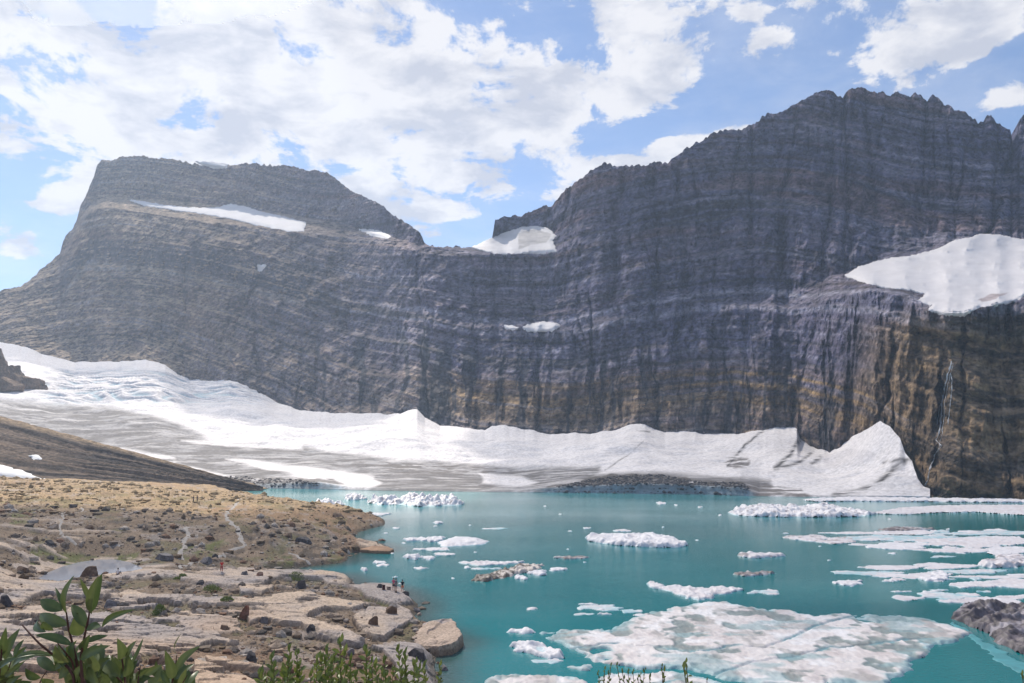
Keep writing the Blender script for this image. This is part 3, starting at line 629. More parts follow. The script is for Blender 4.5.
def ground_full(X, Y):
    H, sd = ground_parts(X, Y)
    qx, qy = project(X, Y, H)
    wx = qx+1.6*fbm(X/3.5, Y/6, seed=101, o=3); wy = qy+.8*fbm(X/3.5, Y/6, seed=102, o=3)
    slab = np.zeros(X.shape); sid = np.zeros(X.shape)
    for i, p in enumerate(SLABS):
        P = np.array(p); m = (qx > P[:, 0].min()-6) & (qx < P[:, 0].max()+6) & (qy > P[:, 1].min()-6) & (qy < P[:, 1].max()+6)
        if m.any():
            v = np.zeros(X.shape); v[m] = sstep(-.5, .5, poly_sd(wx[m], wy[m], p)); sid = np.where(v > .5, i+1, sid); slab = np.maximum(slab, v)
    far = sstep(200, 120, Y)
    slab = slab*np.where((sid == 13)|(sid == 14)|(sid == 7), 1-sstep(.04, .10, fbm(X/7, Y/3.2, seed=108, o=4)), 1)
    slab = slab*(1-.95*sstep(.14, .18, fbm(X/5+40, Y/4.5, seed=118, o=5))*(1-np.isin(sid, [1, 2, 3, 4, 9, 12])))
    # more slab showing through the rubble by itself
    auto = sstep(.25, .29, fbm(X/11, Y/4.2, seed=103, o=4))*sstep(45, 70, Y)*sstep(175, 130, Y)*sstep(.3, 1.5, sd)
    slab = np.maximum(slab, auto*.95)
    crack = ridged((X+Y*.5)/7, Y/3.0, seed=104, o=3)
    land = sstep(-1, 1.5, sd)
    fs = np.interp(Y, [2, 20, 60, 400], [.3, .5, 1, 1.2])
    rough = .45*fbm(X/9, Y/9, seed=105, o=4)*(1-.6*slab) + .22*np.abs(fbm(X/1.6, Y/2.2, seed=106, o=3))*(1-slab)
    hump = 1.3*fbm(X/26, Y/30, seed=107, o=3)*sstep(140, 200, Y)
    mound = 1.1*np.abs(fbm(X/6, Y/8, seed=115, o=3))*sstep(135, 170, Y)*sstep(-150, -100, X)
    Hn = H + land*sstep(0, 4, sd)*(rough*(1-.5*slab) + hump + mound) + slab*.36*sstep(.3, 2, sd) + slab*.13*np.floor(2.5+3*fbm(X/9, Y/5, seed=109, o=3)) - slab*.25*sstep(.62, .8, crack)*sstep(.3, 2, sd)
    psd = np.full(X.shape, -99.); mm = (X > -90) & (X < -30) & (Y > 95) & (Y < 160); psd[mm] = poly_sd(X[mm], Y[mm], PW); pond = sstep(-.2, .8, psd); nb_ = sstep(-9, -.5, psd)
    Hn = Hn*(1-nb_) + nb_*(2.95+.10*np.clip(-psd, 0, 9)**.8+.12*rough); slab = slab*(1-pond)
    Hn = np.where(sd > .3, np.maximum(Hn, .06), Hn)
    Hn = Hn - pond*0 
    return Hn, sd, slab, sid, qx, qy, pond, crack
M_gpos = []
def build_ground():
    us = np.concatenate([np.linspace(-4.0, -.80, 60), np.arange(-.80, .00, .00105), np.linspace(0, .7, 120)[1:], np.linspace(.72, 4, 40)])
    yy = [.35, .8, 1.2, 1.6, 2, 2.5, 3, 4, 5.5, 7.5, 10, 14, 19, 25, 32, 40, 48, 54]
    y = 57.0
    while y < 430: yy.append(y); y += max(.10, y*y/(18*800)*.62)
    yy += [450, 500, 560, 640, 740, 900, 1100, 1500, 2500, 5000]
    yy = np.array(yy); Yg, U = np.meshgrid(yy, us, indexing='ij'); X = U*Yg; Y = Yg
    H, sd, slab, sid, qx, qy, pond, crack = ground_full(X, Y)
    # pond basin: flatten
    PZ = 2.95
    H = np.where(pond > 0, H*(1-pond)+(PZ-.35)*pond, H)
    H = np.where(Y > 900, -9, H)
    n = fbm(X/5, Y/7, seed=110, o=4); n2 = fbm(X/1.3, Y/1.8, seed=111, o=4); n3 = fbm(X/25, Y/30, seed=112, o=3)
    soil = np.array([.165, .118, .080]); soil2 = np.array([.26, .195, .14]); pale = np.array([.52, .40, .30]); pale2 = np.array([.36, .31, .285]); grn = np.array([.085, .095, .028]); dk = np.array([.05, .045, .042]); sunlit_ochre = np.array([.40, .275, .15]); wet = np.array([.09, .085, .07])
    def mix(a, b, m): m = np.clip(m, 0, 1)[..., None]; return a*(1-m)+b*m
    c = mix(np.broadcast_to(soil, X.shape+(3,)), soil2, .5+.9*n2)
    c = mix(c, dk, .7*sstep(.1, .5, fbm(X/2.2, Y/3, seed=113, o=3)))
    c = mix(c, sunlit_ochre, sstep(165, 215, Y+10*n)*sstep(-25, -60, X)*(.65+.6*n2)); c = mix(c, np.array([.27, .16, .095]), sstep(.1, .4, n3)*.5); c = mix(c, pale2*.9, sstep(.22, .4, fbm(X/3, Y/4, seed=116, o=4))*.55)  # far left bench tinted to paint in its sunlit strip
    c = mix(c, grn, sstep(.15, .45, n+.3*n2)*.45*sstep(.5, 3, sd)*sstep(330, 250, Y))
    for p in LAWN: c = mix(c, grn*1.25, .85*sstep(-1.5, 1.5, poly_sd(qx+2*n, qy+1*n2, p))*sstep(-.5, .1, n2))
    sc = mix(np.broadcast_to(pale, X.shape+(3,)), pale2, .5+1.3*n); sc = mix(sc, np.array([.50, .34, .22]), .6*sstep(.1, .45, n3+.3*n))
    sc = mix(sc, pale2*1.0, np.isin(sid, [g+1 for g in GREYS])*.9); sc = mix(sc, dk*1.3, .8*sstep(.70, .86, crack)); sc = sc*(1+.12*n2)[..., None]
    c = mix(c, sc, slab)
    for p in PATHS[:5]+PATHS[5:]:
        pass
    c = mix(c, wet*.8, sstep(.9, .0, sd)*.8); c = mix(c, wet, sstep(0, -1.5, sd))
    c = mix(c, np.array([.05, .12, .13]), sstep(-1, -10, sd))
    V = np.stack([X, Y, H], -1)
    back = np.stack([np.broadcast_to(us*1.0, us.shape)*60, np.full(us.shape, -300.), np.full(us.shape, 22.)], -1)[None]
    b2 = np.stack([us*8, np.full(us.shape, -3.), np.full(us.shape, 20.35)], -1)[None]
    V = np.concatenate([back, b2, V], 0); c = np.concatenate([c[:1], c[:1], c], 0)
    o = mesh_np('ground', V.reshape(-1, 3), grid_faces(V.shape[0], V.shape[1]), M_ground, col=c.reshape(-1, 3), smooth=False); tag(o, kind='structure')
    return us, yy, H
GU, GY, GH = build_ground()
def gz(X, Y):
    """height of the ground mesh under X, Y"""
    u = X/Y; i = int(np.clip(np.searchsorted(GU, u)-1, 0, len(GU)-2)); j = int(np.clip(np.searchsorted(GY, Y)-1, 0, len(GY)-2))
    a = (u-GU[i])/(GU[i+1]-GU[i]); b = (Y-GY[j])/(GY[j+1]-GY[j])
    return float((GH[j, i]*(1-a)+GH[j, i+1]*a)*(1-b)+(GH[j+1, i]*(1-a)+GH[j+1, i+1]*a)*b)
def hit(px, py):
    """where the sight line of a pixel first meets the ground"""
    rx, rz = ray(px, py); rx = float(rx); rz = float(rz); Y = 58.0
    while Y < 430:
        if EYE+rz*Y <= gz(rx*Y, Y): return rx*Y, Y, gz(rx*Y, Y)
        Y += .12
    X, Y, Z = at_z(px, py, 0); return float(X), float(Y), 0.0

# paths: worn pale ribbons draped on the ground
M_path = material('path_gravel', (.33, .30, .275), n_scale=1.5, n_amt=.2, bump=.3)
for pth, wdt in zip(PATHS, (.75, .8, .45, .5, .35, .35, .5)):
    pts = [hit(*p)[:2] for p in pth]; dense = []
    for a, b in zip(pts[:-1], pts[1:]):
        n = max(2, int(math.hypot(b[0]-a[0], b[1]-a[1])/.8))
        dense += [(a[0]+(b[0]-a[0])*k/n, a[1]+(b[1]-a[1])*k/n) for k in range(n)]
    dense.append(pts[-1]); V = []
    for i, (x, y) in enumerate(dense):
        j = min(i+1, len(dense)-1); k = max(i-1, 0); dx, dy = dense[j][0]-dense[k][0], dense[j][1]-dense[k][1]; l = math.hypot(dx, dy) or 1
        w = wdt*(.6+.5*abs(float(vnoise(i*.35, x)))); wob = .6*float(vnoise(i*.2, y*.1))
        for s in (-1, -.33, .33, 1):
            qx_, qy_ = x-dy/l*(w*s+wob), y+dx/l*(w*s+wob)
            V.append((qx_, qy_, gz(qx_, qy_)+(.07 if abs(s) < .9 else -.05)))
    tag(mesh_np('path', V, grid_faces(len(dense), 4), M_path), kind='structure')

# ------------------------------------------------------------------ water
def water_material(name, deep, shallow, rough, wave, scale, spec=.5):
    m = bpy.data.materials.new(name); m.use_nodes = True; nt = m.node_tree; N = nt.nodes.new; L = nt.links.new
    b = nt.nodes['Principled BSDF']; b.inputs['Roughness'].default_value = rough; b.inputs['IOR'].default_value = 1.33; b.inputs['Specular IOR Level'].default_value = spec
    at = N('ShaderNodeAttribute'); at.attribute_name = 'shallow'
    g = N('ShaderNodeNewGeometry')
    mx = N('ShaderNodeMix'); mx.data_type = 'RGBA'; L(at.outputs['Fac'], mx.inputs[0]); mx.inputs[6].default_value = (*deep, 1); mx.inputs[7].default_value = (*shallow, 1)
    nz = N('ShaderNodeTexNoise'); nz.inputs['Scale'].default_value = .018; nz.inputs['Detail'].default_value = 5; L(g.outputs['Position'], nz.inputs['Vector'])
    mr = N('ShaderNodeMapRange'); L(nz.outputs['Fac'], mr.inputs[0]); mr.inputs[1].default_value = .3; mr.inputs[2].default_value = .7; mr.inputs[3].default_value = .86; mr.inputs[4].default_value = 1.14
    ml = N('ShaderNodeVectorMath'); ml.operation = 'SCALE'; a2 = N('ShaderNodeAttribute'); a2.attribute_name = 'snow_reflection'; m2 = N('ShaderNodeMix'); m2.data_type = 'RGBA'; L(a2.outputs['Fac'], m2.inputs[0]); L(mx.outputs[2], m2.inputs[6]); m2.inputs[7].default_value = (.10, .34, .35, 1); L(m2.outputs[2], ml.inputs[0]); L(mr.outputs[0], ml.inputs['Scale']); L(ml.outputs[0], b.inputs['Base Color'])
    w1 = N('ShaderNodeTexNoise'); w1.inputs['Scale'].default_value = scale; w1.inputs['Detail'].default_value = 4; w1.inputs['Roughness'].default_value = .6
    mp = N('ShaderNodeMapping'); mp.inputs['Scale'].default_value = (1, 1.6, 1); L(g.outputs['Position'], mp.inputs[0]); L(mp.outputs[0], w1.inputs['Vector'])
    # wind ripples come in patches
    wp = N('ShaderNodeTexNoise'); wp.inputs['Scale'].default_value = .012; wp.inputs['Detail'].default_value = 3; mp2 = N('ShaderNodeMapping'); mp2.inputs['Scale'].default_value = (.6, 1.8, 1)
    L(g.outputs['Position'], mp2.inputs[0]); L(mp2.outputs[0], wp.inputs['Vector'])
    wr = N('ShaderNodeMapRange'); L(wp.outputs['Fac'], wr.inputs[0]); wr.inputs[1].default_value = .35; wr.inputs[2].default_value = .65; wr.inputs[3].default_value = wave*.35; wr.inputs[4].default_value = wave
    bp = N('ShaderNodeBump'); bp.inputs['Distance'].default_value = .05; L(wr.outputs[0], bp.inputs['Strength']); L(w1.outputs['Fac'], bp.inputs['Height']); L(bp.outputs[0], b.inputs['Normal'])
    return m
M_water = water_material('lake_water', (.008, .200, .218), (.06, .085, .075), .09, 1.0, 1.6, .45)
M_pond = water_material('pond_water', (.34, .35, .385), (.34, .35, .385), .08, .06, 1.0, .8)
def build_lake():
    us = np.concatenate([np.linspace(-3, -.42, 40), np.linspace(-.42, .06, 380)[1:], np.linspace(.06, .7, 150)[1:], np.linspace(.7, 3, 30)[1:]])
    yy = [45.]
    while yy[-1] < 440: yy.append(yy[-1]*1.006)
    yy += [460, 500]; yy = np.array(yy)
    Y, U = np.meshgrid(yy, us, indexing='ij'); X = U*Y; sd = land_sd(X, Y)
    sh = sstep(-7.0, 0.5, sd)*.9
    keep = (sd[:-1, :-1] < 3) & (sd[1:, 1:] < 3)
    si = sstep(215, 285, Y+22*fbm(X/60, Y/30, seed=201, o=3))*.75 + .25*sstep(150, 210, Y)*sstep(60, -30, X)  # snow reflection painted as a pale band on the far water
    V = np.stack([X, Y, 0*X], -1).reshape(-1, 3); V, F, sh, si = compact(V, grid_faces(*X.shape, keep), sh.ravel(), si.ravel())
    tag(mesh_np('lake', V, F, M_water, attrs={'shallow': sh, 'snow_reflection': si}), kind='structure')
build_lake()
def build_pond():
    P = np.array(POND); X, Y, Z = at_z(P[:, 0], P[:, 1], 2.95); X = X.mean()+(X-X.mean())*1.04; Y = Y.mean()+(Y-Y.mean())*1.04
    V = [(float(X.mean()), float(Y.mean()), 2.95)]+[(float(a), float(b), 2.95) for a, b in zip(X, Y)]
    n = len(P); F = [(0, 1+i, 1+(i+1) % n) for i in range(n)]
    tag(mesh_np('pond', V, F, M_pond), kind='structure')
build_pond()

# ------------------------------------------------------------------ waterfall
def build_waterfall():
    root = empty('waterfall', tuple(float(v[0]) for v in mountain_point(np.array([945.]), np.array([490.]))[0])); tag(root, 'thin white waterfall dropping down the dark gully on the right cliff', 'waterfall')
    bpy.context.view_layer.update()
    m = material('falling_water', (.50, .51, .54), n_scale=2, n_amt=.4, stretch=(3, 3, .4), rough=.4)
    for pts, w in (([(953,363),(951,372),(948,384),(946,395),(944,408),(944,420),(942,432)], .35), ([(941,420),(943,430),(940,441),(938,452)], .4), ([(952,361),(949,370),(946,382),(944,392),(942,405),(941,418),(940,430),(936,440)], 1.1), ([(951,372),(952,385),(951,400),(949,412),(948,425)], .5), ([(944,396),(939,408),(937,425)], .45),
                   ([(936,440),(941,446),(935,455),(930,468),(928,480),(922,492)], .8)):
        P = np.array(pts, float); tt = np.linspace(0, len(P)-1, 90); px = np.interp(tt, range(len(P)), P[:, 0]); py = np.interp(tt, range(len(P)), P[:, 1])
        px = px+.7*fbm(py/5, py*0, seed=3, o=2); ww = w*(.3+1.5*np.abs(fbm(py/4, py*0, seed=4, o=2)))
        D = mountain_D(px, py)[0]; q = np.pad(D, 3, mode='edge'); D = np.minimum.reduce([q[i:i+90] for i in range(7)])-.7
        V = np.stack([np.stack(at_Y(px+o*ww, py, D+abs(o)*.5), -1) for o in (-.8, 0, .8)], 1).reshape(-1, 3) - np.array(root.location)
        mesh_np('water_strand', V, grid_faces(90, 3), m, parent=root)
build_waterfall()

# ------------------------------------------------------------------ rocks
def rock_mesh(w, d, h, seed, cuts=4, blocky=.5):
    """an angular stone: a subdivided block, chopped by random planes and roughened"""
    import bmesh
    r = np.random.RandomState(seed); bm = bmesh.new(); bmesh.ops.create_icosphere(bm, subdivisions=4, radius=1)
    P = np.array([v.co[:] for v in bm.verts]); bm_faces = [[v.index for v in f.verts] for f in bm.faces]; bm.free()
    L = np.maximum(np.abs(P)**(2+6*blocky), 1e-9).sum(1)**(1/(2+6*blocky)); P = P/L[:, None]
    for k in range(cuts+5):
        n = r.normal(size=3); n[2] = abs(n[2])*.7; n /= np.linalg.norm(n); dd = r.uniform(.5, .85); s = P@n-dd
        P = np.where(s[:, None] > 0, P-np.outer(np.maximum(s, 0), n), P)
    P *= (1+.06*fbm(P[:, 0]*2.5+seed, P[:, 1]*2.5, P[:, 2]*2.5, o=4, seed=seed))[:, None]
    P *= np.array([w/2, d/2, h/2*1.25]); P[:, 2] += h*.42
    return P, np.array(bm_faces)
M_rocks = {'brown': material('brown_rock', (.15, .095, .065), n_scale=3, n_amt=.45, bump=.8, bump_scale=4, bump_dist=.12, hue=(.20, .14, .10)),
           'dark': material('dark_rock', (.06, .055, .06), n_scale=3, n_amt=.45, bump=.8, bump_scale=4, bump_dist=.12, hue=(.11, .10, .10)),
           'grey': material('grey_rock', (.21, .19, .19), n_scale=3, n_amt=.4, bump=.8, bump_scale=4, bump_dist=.12, hue=(.15, .14, .145)),
           'tan': material('tan_rock', (.36, .25, .17), n_scale=3, n_amt=.35, bump=.7, bump_scale=4, bump_dist=.1, hue=(.40, .32, .26)),
           'red': material('reddish_rock', (.24, .12, .085), n_scale=3, n_amt=.4, bump=.7, bump_scale=4, bump_dist=.1, hue=(.20, .13, .10))}
BOULDERS = [(88,577,18,11,'brown','rounded brown boulder standing at the edge of the still pond'), (3,607,16,12,'dark','dark angular boulder on pale slab at the left edge of the frame'),
    (108,607,13,8,'grey','grey boulder on the slabs just right of the tallest foreground leaves'), (50,529,12,6,'tan','tan wedge shaped boulder beside the short pale path on the bench'),
    (79,546,9,6,'tan','orange tan boulder on the bench below the wedge shaped one'), (88,529,10,5,'brown','brown boulder on the bench right of the short pale path'), (71,508,8,5,'dark','small dark boulder at the upper end of the short pale path'),
    (48,545,9,5,'dark','dark squat boulder on the bench left of the orange one'), (35,541,7,6,'tan','small pale pointed boulder at the left of the grassy bench'),
    (391,614,11,9,'brown','brown block on the pale slab, nearer the standing people'), (372,625,10,9,'brown','brown block on the pale slab with a notched top, left of its twin'),
    (417,658,19,12,'dark','dark round boulder lying below the large tilted slab'), (444,671,11,5,'grey','flat grey stone lying in the shallows at the bottom shore'),
    (262,623,10,8,'grey','grey boulder beside the upright brown faced block'), (310,631,9,7,'dark','dark boulder at the left tip of the cracked pale slab'),
    (249,661,14,10,'dark','dark boulder on gravel left of the dense green shrub'), (349,656,9,7,'grey','grey boulder just behind the dense green shrub'), (224,630,10,6,'brown','low brown boulder on the pale slab left of the upright block'),
    (299,589,15,9,'dark','dark grey boulder pile top in the middle of the slabs'), (200,585,10,5,'dark','dark flat boulder beside the round green cushion plant'), (205,564,15,9,'grey','large grey boulder right of the still pond'),
    (214,559,9,6,'dark','dark boulder leaning on the large grey one right of the pond'), (258,576,8,4,'red','small reddish boulder at the tip of the narrow inlet'), (243,575,8,4,'grey','small pale grey boulder left of the narrow inlet'),
    (303,543,17,6,'dark','dark flat boulder on the flank of the rubble hill'), (160,560,22,8,'grey','broad grey boulder left of the meltwater channel'), (337,518,12,6,'brown','brown boulder on the crest of the rubble hill near its tip'),
    (243,620,9,15,'red','upright block with a rusty brown face at the left end of the slab'), (405.5,595,8,5,'dark','dark boulder at the feet of the person in orange shorts'),
    (379,588,6,4,'dark','dark boulder left of the standing people on the rock point'),(416,612,8,5,'grey','grey stone at the water edge below the rock point'),(419,617,8,5,'tan','tan stone at the water edge above the large tilted slab'),
    (381,541,9,3,'red','small red brown rock in the water off the spit'), (287,537,10,5,'brown','brown boulder low on the rubble hill'), (20,572,14,6,'brown','brown boulder on the slabs left of the pond')]
for i, (px, py, w, h, kind, lab) in enumerate(BOULDERS):
    x, y, z = hit(px, py); k = y/FPX
    if (px, py) in ((444,671), (381,541)): x, y, z = [float(v) for v in at_z(px, py, 0)]; k = y/FPX
    P, F = rock_mesh(w*k*.95, w*k*.75, h*k*.95, 100+i)
    a = random.uniform(-.5, .5); R_ = np.array([[math.cos(a), -math.sin(a), 0], [math.sin(a), math.cos(a), 0], [0, 0, 1]]); P = P@R_.T
    o = mesh_np('boulder', P, F, M_rocks[kind], smooth=False); o.location = (x, y+w*k*.3, z-.12*h*k); tag(o, lab, 'boulder')

def poly_block(name, poly, z0, top, mat, label, cat, drop=1.6, step=.14, rough=.1, col=None, side=None, group=None, edge=.25, kind=None):
    """a block or slab with the given outline (pixels traced at height z0) and a height function"""
    P = np.array(poly, float); X0, Y0, _ = at_z(P[:, 0], P[:, 1], z0); W = list(zip(X0, Y0))
    xs = np.arange(X0.min()-.5, X0.max()+.5, step); ys = np.arange(Y0.min()-.5, Y0.max()+.5, step*1.3); X, Y = np.meshgrid(xs, ys)
    sd = poly_sd(X+edge*1.3*fbm(X/2, Y/2, seed=3, o=3), Y+edge*1.3*fbm(X/2, Y/2, seed=4, o=3), W)
    Z = top(X, Y, sd)+rough*fbm(X/1.2, Y/1.2, seed=6, o=4); e = sstep(-edge*.6, edge*.6, sd); Z = Z*e+(Z-drop)*(1-e)
    keep = (sd[:-1, :-1] > -edge) & (sd[1:, 1:] > -edge)
    c = col(X, Y, sd) if col is not None else np.ones(X.shape+(3,))*.4
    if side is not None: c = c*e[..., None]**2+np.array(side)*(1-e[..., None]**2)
    V, F, c = compact(np.stack([X, Y, Z], -1).reshape(-1, 3), grid_faces(len(ys), len(xs), keep), c.reshape(-1, 3))
    o = mesh_np(name, V, F, mat, col=c, smooth=False)
    if kind: tag(o, kind=kind)
    else: tag(o, label, cat, group)
    return o
def slab_col(X, Y, sd):
    n = fbm(X/2.5, Y/2, seed=8, o=4)[..., None]; return np.array([.47, .36, .28])*(1+.25*n)+(np.array([.30, .27, .27])-np.array([.47, .36, .28]))*sstep(-.1, .25, -fbm(X/4, Y/3, seed=9, o=3)-(X+15)*.05)[..., None]
poly_block('rock_slab', [(400,640),(415,630),(424,625),(440,623),(452,622),(458,629),(463,637),(453,646),(440,648),(420,646),(406,643)], .9, lambda X, Y, sd: .62+.06*(X+13)+.03*(Y-85)+.22*sstep(-.05, .05, fbm(X/3.5, Y/5, seed=12, o=3))*sstep(.3, 1, sd), M_ground,
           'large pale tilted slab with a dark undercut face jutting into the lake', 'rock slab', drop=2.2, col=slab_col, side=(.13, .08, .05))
poly_block('rock_slab', [(359,547),(364,543),(376,545),(388,547),(394,549.5),(388,551.5),(372,551),(360,550)], .5, lambda X, Y, sd: .55+.0*X+.1*np.clip(sd, 0, 3), M_ground,
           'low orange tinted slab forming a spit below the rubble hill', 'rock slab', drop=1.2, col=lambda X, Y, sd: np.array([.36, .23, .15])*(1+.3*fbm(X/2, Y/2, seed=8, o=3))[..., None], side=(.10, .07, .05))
def build_outcrop():
    me = bpy.data.objects['glacier'].data; co = np.empty(len(me.vertices)*3, np.float32); me.vertices.foreach_get('co', co); co = co.reshape(-1, 3).astype(float); gx, gy = project(co[:, 0], co[:, 1], co[:, 2])
    Vs, Fs, n = [], [], 0
    for k, (px, py, w, h) in enumerate([(-45,374,60,44),(-8,374,34,30),(8,379,26,20),(20,383,22,14),(32,386,18,9),(-2,386,40,12),(41,388,10,5)]):
        x, y, z = co[np.argmin((gx-px)**2+(gy-(py+h*.3))**2+(co[:, 2] < .5)*1e6)]; sc = y/FPX; P, F = rock_mesh(w*sc*1.2, w*sc*.8, h*sc*1.1, 40+k); P = P*(1+.12*fbm(P[:, 0]/6, P[:, 1]/6, P[:, 2]/3, o=4, seed=k))[:, None]
        Vs.append(P+np.array([x, y, z])); Fs.append(F+n); n += len(P)
    V = np.concatenate(Vs); c = np.array([.20, .145, .105])*(1+.8*fbm(V[:, 0]/7, V[:, 1]/7, V[:, 2]/2.5, seed=8, o=4))[:, None]
    tag(mesh_np('rock_outcrop', V, np.concatenate(Fs), M_moraine, smooth=False, col=c), 'brown rock outcrop poking out of the snow at the left edge', 'rock outcrop')
build_outcrop()

# countless small stones
def build_rubble():
    import bmesh
    protos = []
    for k in range(6):
        bm = bmesh.new(); bmesh.ops.create_icosphere(bm, subdivisions=1, radius=1); P = np.array([v.co[:] for v in bm.verts]); F = np.array([[v.index for v in f.verts] for f in bm.faces]); bm.free()
        L = (np.abs(P)**5).sum(1)**(1/5.); P = P/L[:, None]*(1+.22*np.random.RandomState(k).normal(size=(len(P), 1))); protos.append(P)
    Vs, Fs, Cs = [], [], []; nv = 0
    cols = np.array([[.19,.135,.09],[.27,.21,.16],[.19,.15,.12],[.36,.27,.20],[.14,.12,.105],[.25,.15,.10],[.42,.36,.31]])
    # bench and hill, slabs, the shore
    Nn = 52000; u = rng.uniform(-.68, -.02, Nn); lo = np.log(57); Y = np.exp(lo+(np.log(330)-lo)*rng.uniform(0, 1, Nn)**.8); X = u*Y
    H, sd, slab, sid, qx, qy, pond, crack = ground_full(X, Y)
    ok = (sd > -1.2) & (pond < .1) & ((slab < .3) | (rng.uniform(size=Nn) < .035)) & ((fbm(X/7, Y/9, seed=120, o=3) > -.12) | (rng.uniform(size=Nn) < .35))
    for x, y in zip(X[ok], Y[ok]):
        s = min(.048*(1/max(rng.uniform(), .003))**.6, .8)*(.5+y/300)
        P = protos[rng.randint(6)]*np.array([s, s*rng.uniform(.6, 1), s*rng.uniform(.45, .85)])
        a = rng.uniform(0, 6.28); ca, sa = math.cos(a), math.sin(a); P = np.stack([P[:, 0]*ca-P[:, 1]*sa, P[:, 0]*sa+P[:, 1]*ca, P[:, 2]], -1)
        Vs.append(P+np.array([x, y, gz(x, y)+s*.12])); Fs.append(F+nv); nv += len(P)
        cc = cols[rng.randint(7)]*.9 if y < 190 or x > -45 else np.array([.42, .31, .18])*rng.uniform(.5, 1.1)  # far left stones share the painted sunlit tint of the bench
        Cs.append(np.repeat(cc[None]*rng.uniform(.8, 1.2), len(P), 0))
    o = mesh_np('rubble', np.concatenate(Vs), np.concatenate(Fs), M_ground, smooth=False, col=np.concatenate(Cs)); tag(o, 'loose stones and gravel strewn over the bench and between the pale slabs', 'rubble', kind='stuff')
build_rubble()
# rubble on the glacier snout
def snout_rubble():
    import bmesh
    bm = bmesh.new(); bmesh.ops.create_icosphere(bm, subdivisions=1, radius=1); P0 = np.array([v.co[:] for v in bm.verts]); F = np.array([[v.index for v in f.verts] for f in bm.faces]); bm.free()
    me = bpy.data.objects['glacier'].data; co = np.empty(len(me.vertices)*3, np.float32); me.vertices.foreach_get('co', co); co = co.reshape(-1, 3)
    qx, qy = project(co[:, 0], co[:, 1], co[:, 2]); m = (poly_sd(qx, qy, [(545,491),(560,485),(590,479),(620,475),(660,474),(700,481),(745,483),(752,492),(742,496),(545,494)]) > .5)|(poly_sd(qx, qy, [(190,484),(230,476),(300,480),(330,484),(335,488),(235,489)]) > 0)
    cand = co[m]; n = min(len(cand), 2600); cand = cand[rng.choice(len(cand), n, False)]; Vs, Fs = [], []
    for i, p in enumerate(cand):
        s = .22*(1/max(rng.uniform(), .05))**.5; Vs.append(P0*np.array([s, s, s*.7])*rng.uniform(.7, 1.3, (len(P0), 1))+p); Fs.append(F+i*len(P0))
    tag(mesh_np('glacier_rubble', np.concatenate(Vs), np.concatenate(Fs), M_rocks['dark'], smooth=False), 'dark rock rubble covering the snout of the glacier at the far shore', 'rubble', kind='stuff')
snout_rubble()

# ------------------------------------------------------------------ ice on the lake
WHITE = np.array([.72, .70, .72]); PINK = np.array([.62, .57, .58]); CYAN = np.array([.30, .52, .57]); DIRTY = np.array([.17, .14, .14])
def floe_color(X, Y, Z, h, sd, kind, seed):
    n = fbm(X/1.6+seed, Y/1.6, seed=seed, o=4); c = np.ones(X.shape+(3,))*WHITE
    def mx(b, m):
        nonlocal c
        m = np.clip(m, 0, 1)[..., None]; c = c*(1-m)+np.asarray(b)*m
    if kind in ('flat', 'thin'): mx(PINK, .5+.8*n); mx(CYAN, .75*sstep(.35, .0, sd/max(h*2, .6))); 
    if kind == 'thin': mx(CYAN, .4+.9*fbm(X/2.2, Y/1.6, seed=seed+3, o=3))
    if kind == 'dirty': mx(DIRTY, .75+.9*n)
    if kind == 'pink': mx(PINK, .7+n); mx(DIRTY, sstep(.15, .5, n)*.6)
    if kind in ('white', 'berg'): mx(PINK*.9, sstep(.1, .6, n)*.5)
    if kind == 'berg': mx(DIRTY*1.6, sstep(.2, .5, fbm(X/.9+seed, Y/.9, seed=seed+7, o=4))*.7)
    mx(np.array([.35, .55, .60]), sstep(.22*h+.02, .0, Z)*.75)
    return c
